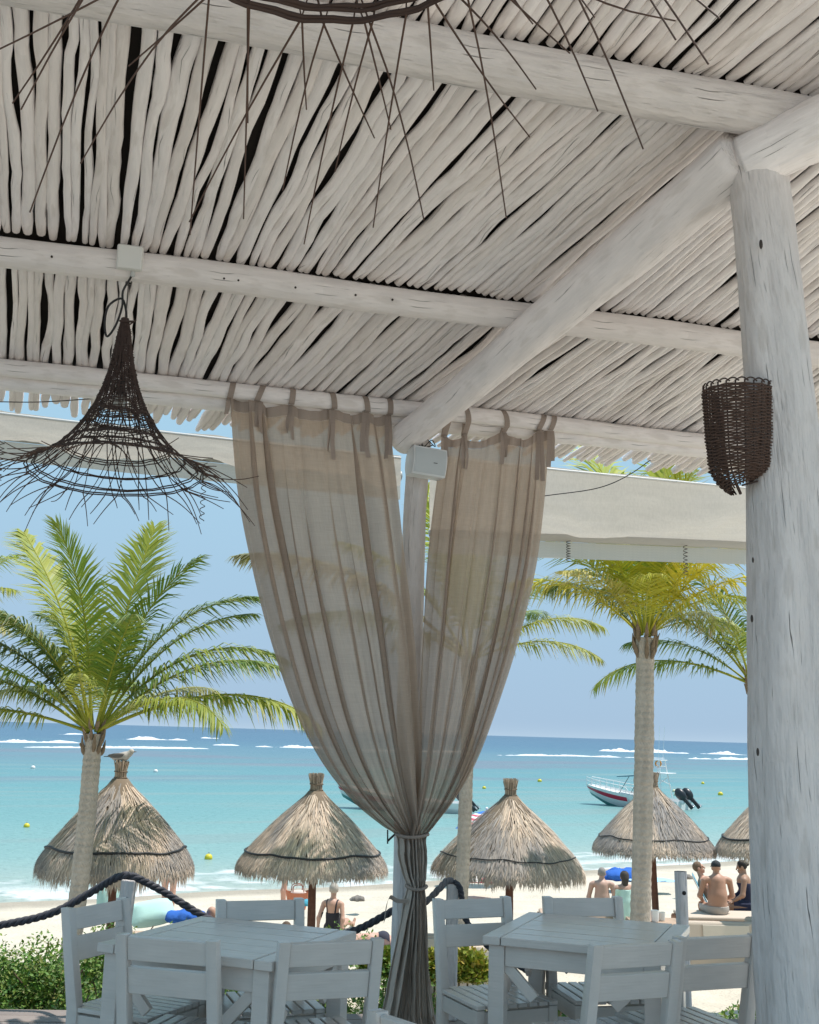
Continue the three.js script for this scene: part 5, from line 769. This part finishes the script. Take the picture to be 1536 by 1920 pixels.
  sofa('beige covered lounge chair behind the chair beside the crooked post', 1338, 1722, -18.6, 1.3, .05); sofa('beige covered lounge chair half hidden behind the crooked post', 1452, 1716, -18.8, 1.0, -.1);
  sofa('greyish covered lounge chair behind the shrub by the curtain tail', 890, 1766, -15.2, .8, .15); sofa('covered lounge chair with a blue edge next to the curtain tail', 805, 1744, -16.4, .7, 0);
  // side table with cups by the ringed trunk
  const tp = atDepth(1228, 1726, -14.2), ty = sandY(tp.x, -14.2, 0), tb = thing('side_table', 'low wooden side table beside the ringed trunk', 'table', [tp.x, ty, -14.2]), th = tp.y - ty; part('table_top', rbox(.6, .04, .5, 0, th - .02, 0, .005, 2), sandy, tb); for (const sx of [-1, 1]) for (const sz of [-1, 1]) part('leg', rbox(.05, th, .05, sx * .25, th / 2 - .045, sz * .2, .004), teak, tb);
  const cup = (dx, dz, r, h, c, l) => solo('cup', metreUV(new THREE.LatheGeometry([[0, 0], [r * .8, 0], [r * .85, .01], [r, h], [r * .93, h], [r * .78, .015], [0, .015]].map(([a, b]) => new THREE.Vector2(a, b)), 20)).translate(tp.x + dx, tp.y + .001, -14.2 + dz), std(c, .4), l, 'cup'); cup(-.02, .1, .05, .13, [.72, .72, .70], 'white cup on the low side table'); cup(-.14, .05, .045, .12, [.6, .1, .12], 'red cup on the low side table'); cup(.08, .02, .04, .1, [.66, .66, .62], 'small white cup on the low side table, away from the trunk');
}
// striped parasol
{
  const p = onSand(913, -32.0, 0), top = atDepth(912, 1516, -32.0).y - p.y, g = thing('striped_parasol', 'red and white striped parasol with blue crown and rim behind a thatched umbrella', 'parasol', [p.x, p.y, p.z]); part('pole', tube([V(0, -.2, 0), V(0, top, 0)], .018, 8, { cap: true }), alu, g);
  const red = std([.62, .10, .14], .85, { side: THREE.DoubleSide }), wht = std([.76, .74, .74], .85, { side: THREE.DoubleSide }), blu = std([.03, .16, .50], .85, { side: THREE.DoubleSide }), N = 9, Rm = .84; const q = (t, a) => { const rr = Rm * t, sc = 1 - .04 * Math.abs(Math.sin(a * 4)); return V(Math.cos(a) * rr * sc, top - .06 - .44 * t * t - .05 * t + .02 * Math.abs(Math.sin(a * 4)) * t, Math.sin(a) * rr * sc); };
  for (let k = 0; k < N; k++) { const t0b = k === 0 ? 0 : .36 + (k - 1) / (N - 1) * .64, t1b = .36 + k / (N - 1) * .64; part('canopy_ring', grid(3, 64, (u, v) => q(lerp(t0b, t1b, v), u * Math.PI * 2)), k === 0 || k === N - 1 ? blu : k % 2 ? wht : red, g); } part('finial', new THREE.SphereGeometry(.04, 10, 8).translate(0, top, 0), wht, g);
}
// ================================================================== boats, buoys, gull
function boat(label, stern, bow, withTop) {
  const d = bow.clone().sub(stern), L = d.length(), g = thing('motor_boat', label, 'boat', [stern.x, SEA - .1, stern.z], Math.atan2(-d.z, d.x), 'motor boats at anchor'); // local +x is forward
  const st = [0, .1, .25, .45, .62, .76, .87, .95, 1], beam = (t) => 1.12 * (t < .45 ? 1 : Math.sqrt(Math.max(0, 1 - Math.pow((t - .45) / .56, 2.3)))), sheerY = (t) => .62 + .10 * t + .62 * t * t, keel = (t) => -.28 + (t > .6 ? Math.pow((t - .6) / .4, 2.2) * .95 : 0), rakeX = (t, y) => t * L * .93 + t * t * t * Math.max(0, y + .28) * .42;
  const rows = [0, .22, .40, .58, .78, 1], sect = (t, v, s) => { const y = lerp(keel(t), sheerY(t), v), w = beam(t) * Math.pow(v, lerp(.28, .75, t * t)); return V(rakeX(t, y), y, s * w); };
  const strip = (v0, v1, n, mat, name) => part(name, [-1, 1].map((s) => grid(n, 48, (u, v) => sect(u, lerp(v0, v1, v), s))), mat, g); const ds = { side: THREE.DoubleSide };
  const whiteH = std([.74, .74, .73], .3, ds), redH = std([.50, .03, .06], .3, ds), teal = std([.10, .30, .29], .5, ds), dark = std([.02, .022, .026], .35);
  strip(0, .30, 6, teal, 'hull_bottom'); strip(.30, .62, 4, whiteH, 'hull_side'); strip(.84, 1, 4, whiteH, 'hull_side');
  const cutT = .55; part('hull_side', [-1, 1].map((s) => grid(4, 24, (u, v) => sect(u * cutT, lerp(.62, .84, v), s))), whiteH, g); part('red_stripe', [-1, 1].map((s) => grid(4, 28, (u, v) => sect(lerp(cutT, 1, u), lerp(.62, .84, v), s))), redH, g);
  part('transom', grid(8, 8, (u, v) => sect(0, v, u * 2 - 1).setX(0)), whiteH, g); part('deck', grid(4, 40, (u, v) => { const p = sect(u, .93, 1); return V(p.x, p.y - (u < .55 ? .28 : .02), p.z * (v * 2 - 1) * .96); }), std([.62, .62, .60], .6, ds), g);
  for (const s of [-1, 1]) { const line = [], N = 9; for (let k = 0; k <= N; k++) { const t = lerp(.5, .985, k / N), p = sect(t, 1, s); line.push(V(p.x, p.y + .42 * smooth(0, .15, k / N) + .02, p.z * .95)); if (k) part('rail_post', tube([p.clone().setZ(p.z * .95), line[k]], .018, 6), whiteH, g); } part('bow_rail', tube(spline(line, 30), .022, 6, { cap: true }), whiteH, g); part('bow_rail', tube(spline(line.map((p) => p.clone().setY(p.y - .2)).slice(1), 24), .014, 6), whiteH, g); }
  part('console', rbox(.9, .8, .8, L * .42, .95, 0, .08, 3), whiteH, g); part('windscreen', rbox(.03, .34, .8, L * .48, 1.45, 0, .01, 1, [0, 0, .4]), phys([.3, .38, .4], .1, { transmission: .5, thickness: 0 }), g);
  if (withTop) {
    for (const sx of [0, 1]) for (const s of [-1, 1]) part('tower_leg', tube([V(L * (.18 + .16 * sx), .75, s * .75), V(L * (.21 + .10 * sx), 2.2, s * .5), V(L * (.225 + .07 * sx), 2.95, s * .4)], .03, 6), whiteH, g);
    part('hard_top', rbox(1.5, .06, 1.5, L * .25, 2.2, 0, .03, 2), whiteH, g); part('tower_top', rbox(.75, .05, .9, L * .26, 2.97, 0, .02, 2), whiteH, g); part('tower_rail', [tube([V(L * .21, 2.6, .45), V(L * .31, 2.6, .45), V(L * .31, 2.6, -.45), V(L * .21, 2.6, -.45)], .02, 6), tube([V(L * .19, 1.5, .66), V(L * .34, 1.9, .6)], .02, 6), tube([V(L * .34, 1.4, .66), V(L * .2, 2.0, .6)], .02, 6)], whiteH, g); part('sun_canopy', rbox(1.3, .05, 1.5, L * .55, 1.95, 0, .02, 2, [0, 0, -.1]), std([.05, .16, .22], .8), g); for (const s of [-1, 1]) { part('canopy_strut', tube([V(L * .62, .9, s * .8), V(L * .52, 1.93, s * .7)], .018, 6), dark, g); part('antenna', tube([V(L * .24, 2.95, s * .3), V(L * .22, 5.0, s * .35)], .012, 5), whiteH, g); }
    part('orange_ring', metreUV(new THREE.TorusGeometry(.18, .05, 8, 18)).translate(L * .3, 2.75, .46), std([.6, .25, .03], .6), g);
  }
  for (const s of [-.5, .5]) { const m = new THREE.Group(); m.name = 'outboard_motor'; m.position.set(-.1, .62, s); m.rotation.z = -.75; g.add(m); part('cowling', metreUV(new THREE.SphereGeometry(1, 20, 14).scale(.30, .42, .24)).translate(-.18, .38, 0), dark, m); part('shaft', rbox(.22, .85, .14, -.2, -.28, 0, .05, 2), dark, m); part('propeller', [0, 1, 2].map((k) => rbox(.02, .26, .08, 0, .1, 0, .008, 1, [k * 2.09, .5, 0]).translate(-.36, -.72, 0)), std([.5, .5, .5], .3, { metalness: .8 }), m); part('bracket', rbox(.2, .3, .2, .02, .0, 0, .02, 1), whiteH, m); }
  return g;
}
boat('white motor boat with a red stripe, rails, tower and two black outboards', onLevel(1284, 1519, SEA), onLevel(1108, 1507, SEA), true);
boat('motor boat mostly hidden by the curtain, its black outboards showing', onLevel(868, 1524, SEA), onLevel(640, 1514, SEA), false);
const BL = ['yellow buoy with open water all round, in line with the weathered umbrella', 'yellow buoy floating between the two umbrellas with dark rope bands', 'yellow buoy close inshore under the rim of the tan umbrella', 'pale buoy floating just past the outboard motors', 'pale buoy floating behind the outboard motors', 'yellow buoy alone between the boat and the crooked post', 'small yellow buoy farther out than the boat, near the crooked post', 'white buoy far out, seaward of the bushy palm', 'white buoy far out between the gull and the curtain', 'small yellow buoy between the curtain and the bow of the boat', 'small yellow buoy seaward of the parasol'];
[[50, 1551, .12, 'yellow'], [391, 1611, .125, 'yellow'], [558, 1634, .14, 'yellow'], [1268, 1492, .18, 'pale'], [1264, 1485, .16, 'pale'], [1351, 1491, .2, 'yellow'], [1318, 1470, .16, 'yellow'], [62, 1441, .2, 'white'], [292, 1448, .2, 'white'], [1012, 1466, .2, 'yellow'], [908, 1479, .15, 'yellow']].forEach(([px, py, r, c], i) => { const p = onLevel(px, py, SEA); const g = thing('buoy', BL[i], 'buoy', [p.x, SEA, p.z], 0, c + ' mooring buoys'); part('float', metreUV(new THREE.SphereGeometry(r, 20, 14)).translate(0, r * .35, 0), std(c === 'yellow' ? [.62, .52, .03] : c === 'pale' ? [.62, .58, .38] : [.7, .7, .68], .45), g); part('eye', metreUV(new THREE.TorusGeometry(r * .18, r * .05, 6, 12)).translate(0, r * 1.42, 0), wireMetal, g); });
{
  const z = -15.8, p = atDepth(228, 1437, z), g = thing('seagull', 'grey and white gull perched on top of the weathered thatched umbrella', 'gull', [p.x, p.y, z], 0);
  const pr = [cap([-.09, .12, 0], [.04, .135, 0], .045, .058), cap([.04, .14, 0], [.09, .165, 0], .05, .035), cap([.09, .165, 0], [.12, .20, 0], .034, .036), cap([-.09, .12, 0], [-.17, .125, 0], .034, .01)]; part('body', surface(sdf(pr, .025), boundsOf(pr, .02), 40), std([.48, .45, .42], .8), g);
  for (const s of [-1, 1]) { part('wing', metreUV(new THREE.SphereGeometry(1, 18, 12).scale(.125, .032, .012).rotateZ(.06)).translate(-.06, .142, s * .05), std([.16, .15, .15], .8), g); part('leg', tube([V(.0, .09, s * .02), V(.01, -.02, s * .025)], .004, 5), std([.25, .2, .12], .7), g); } part('beak', metreUV(new THREE.ConeGeometry(.011, .05, 8).rotateZ(-Math.PI / 2)).translate(.172, .197, 0), std([.12, .09, .06], .5), g); part('tail', rbox(.09, .01, .04, -.2, .125, 0, .004, 1), std([.05, .05, .05], .8), g);
}
lap('beach');
lap('done');
renderer.render(scene, camera);
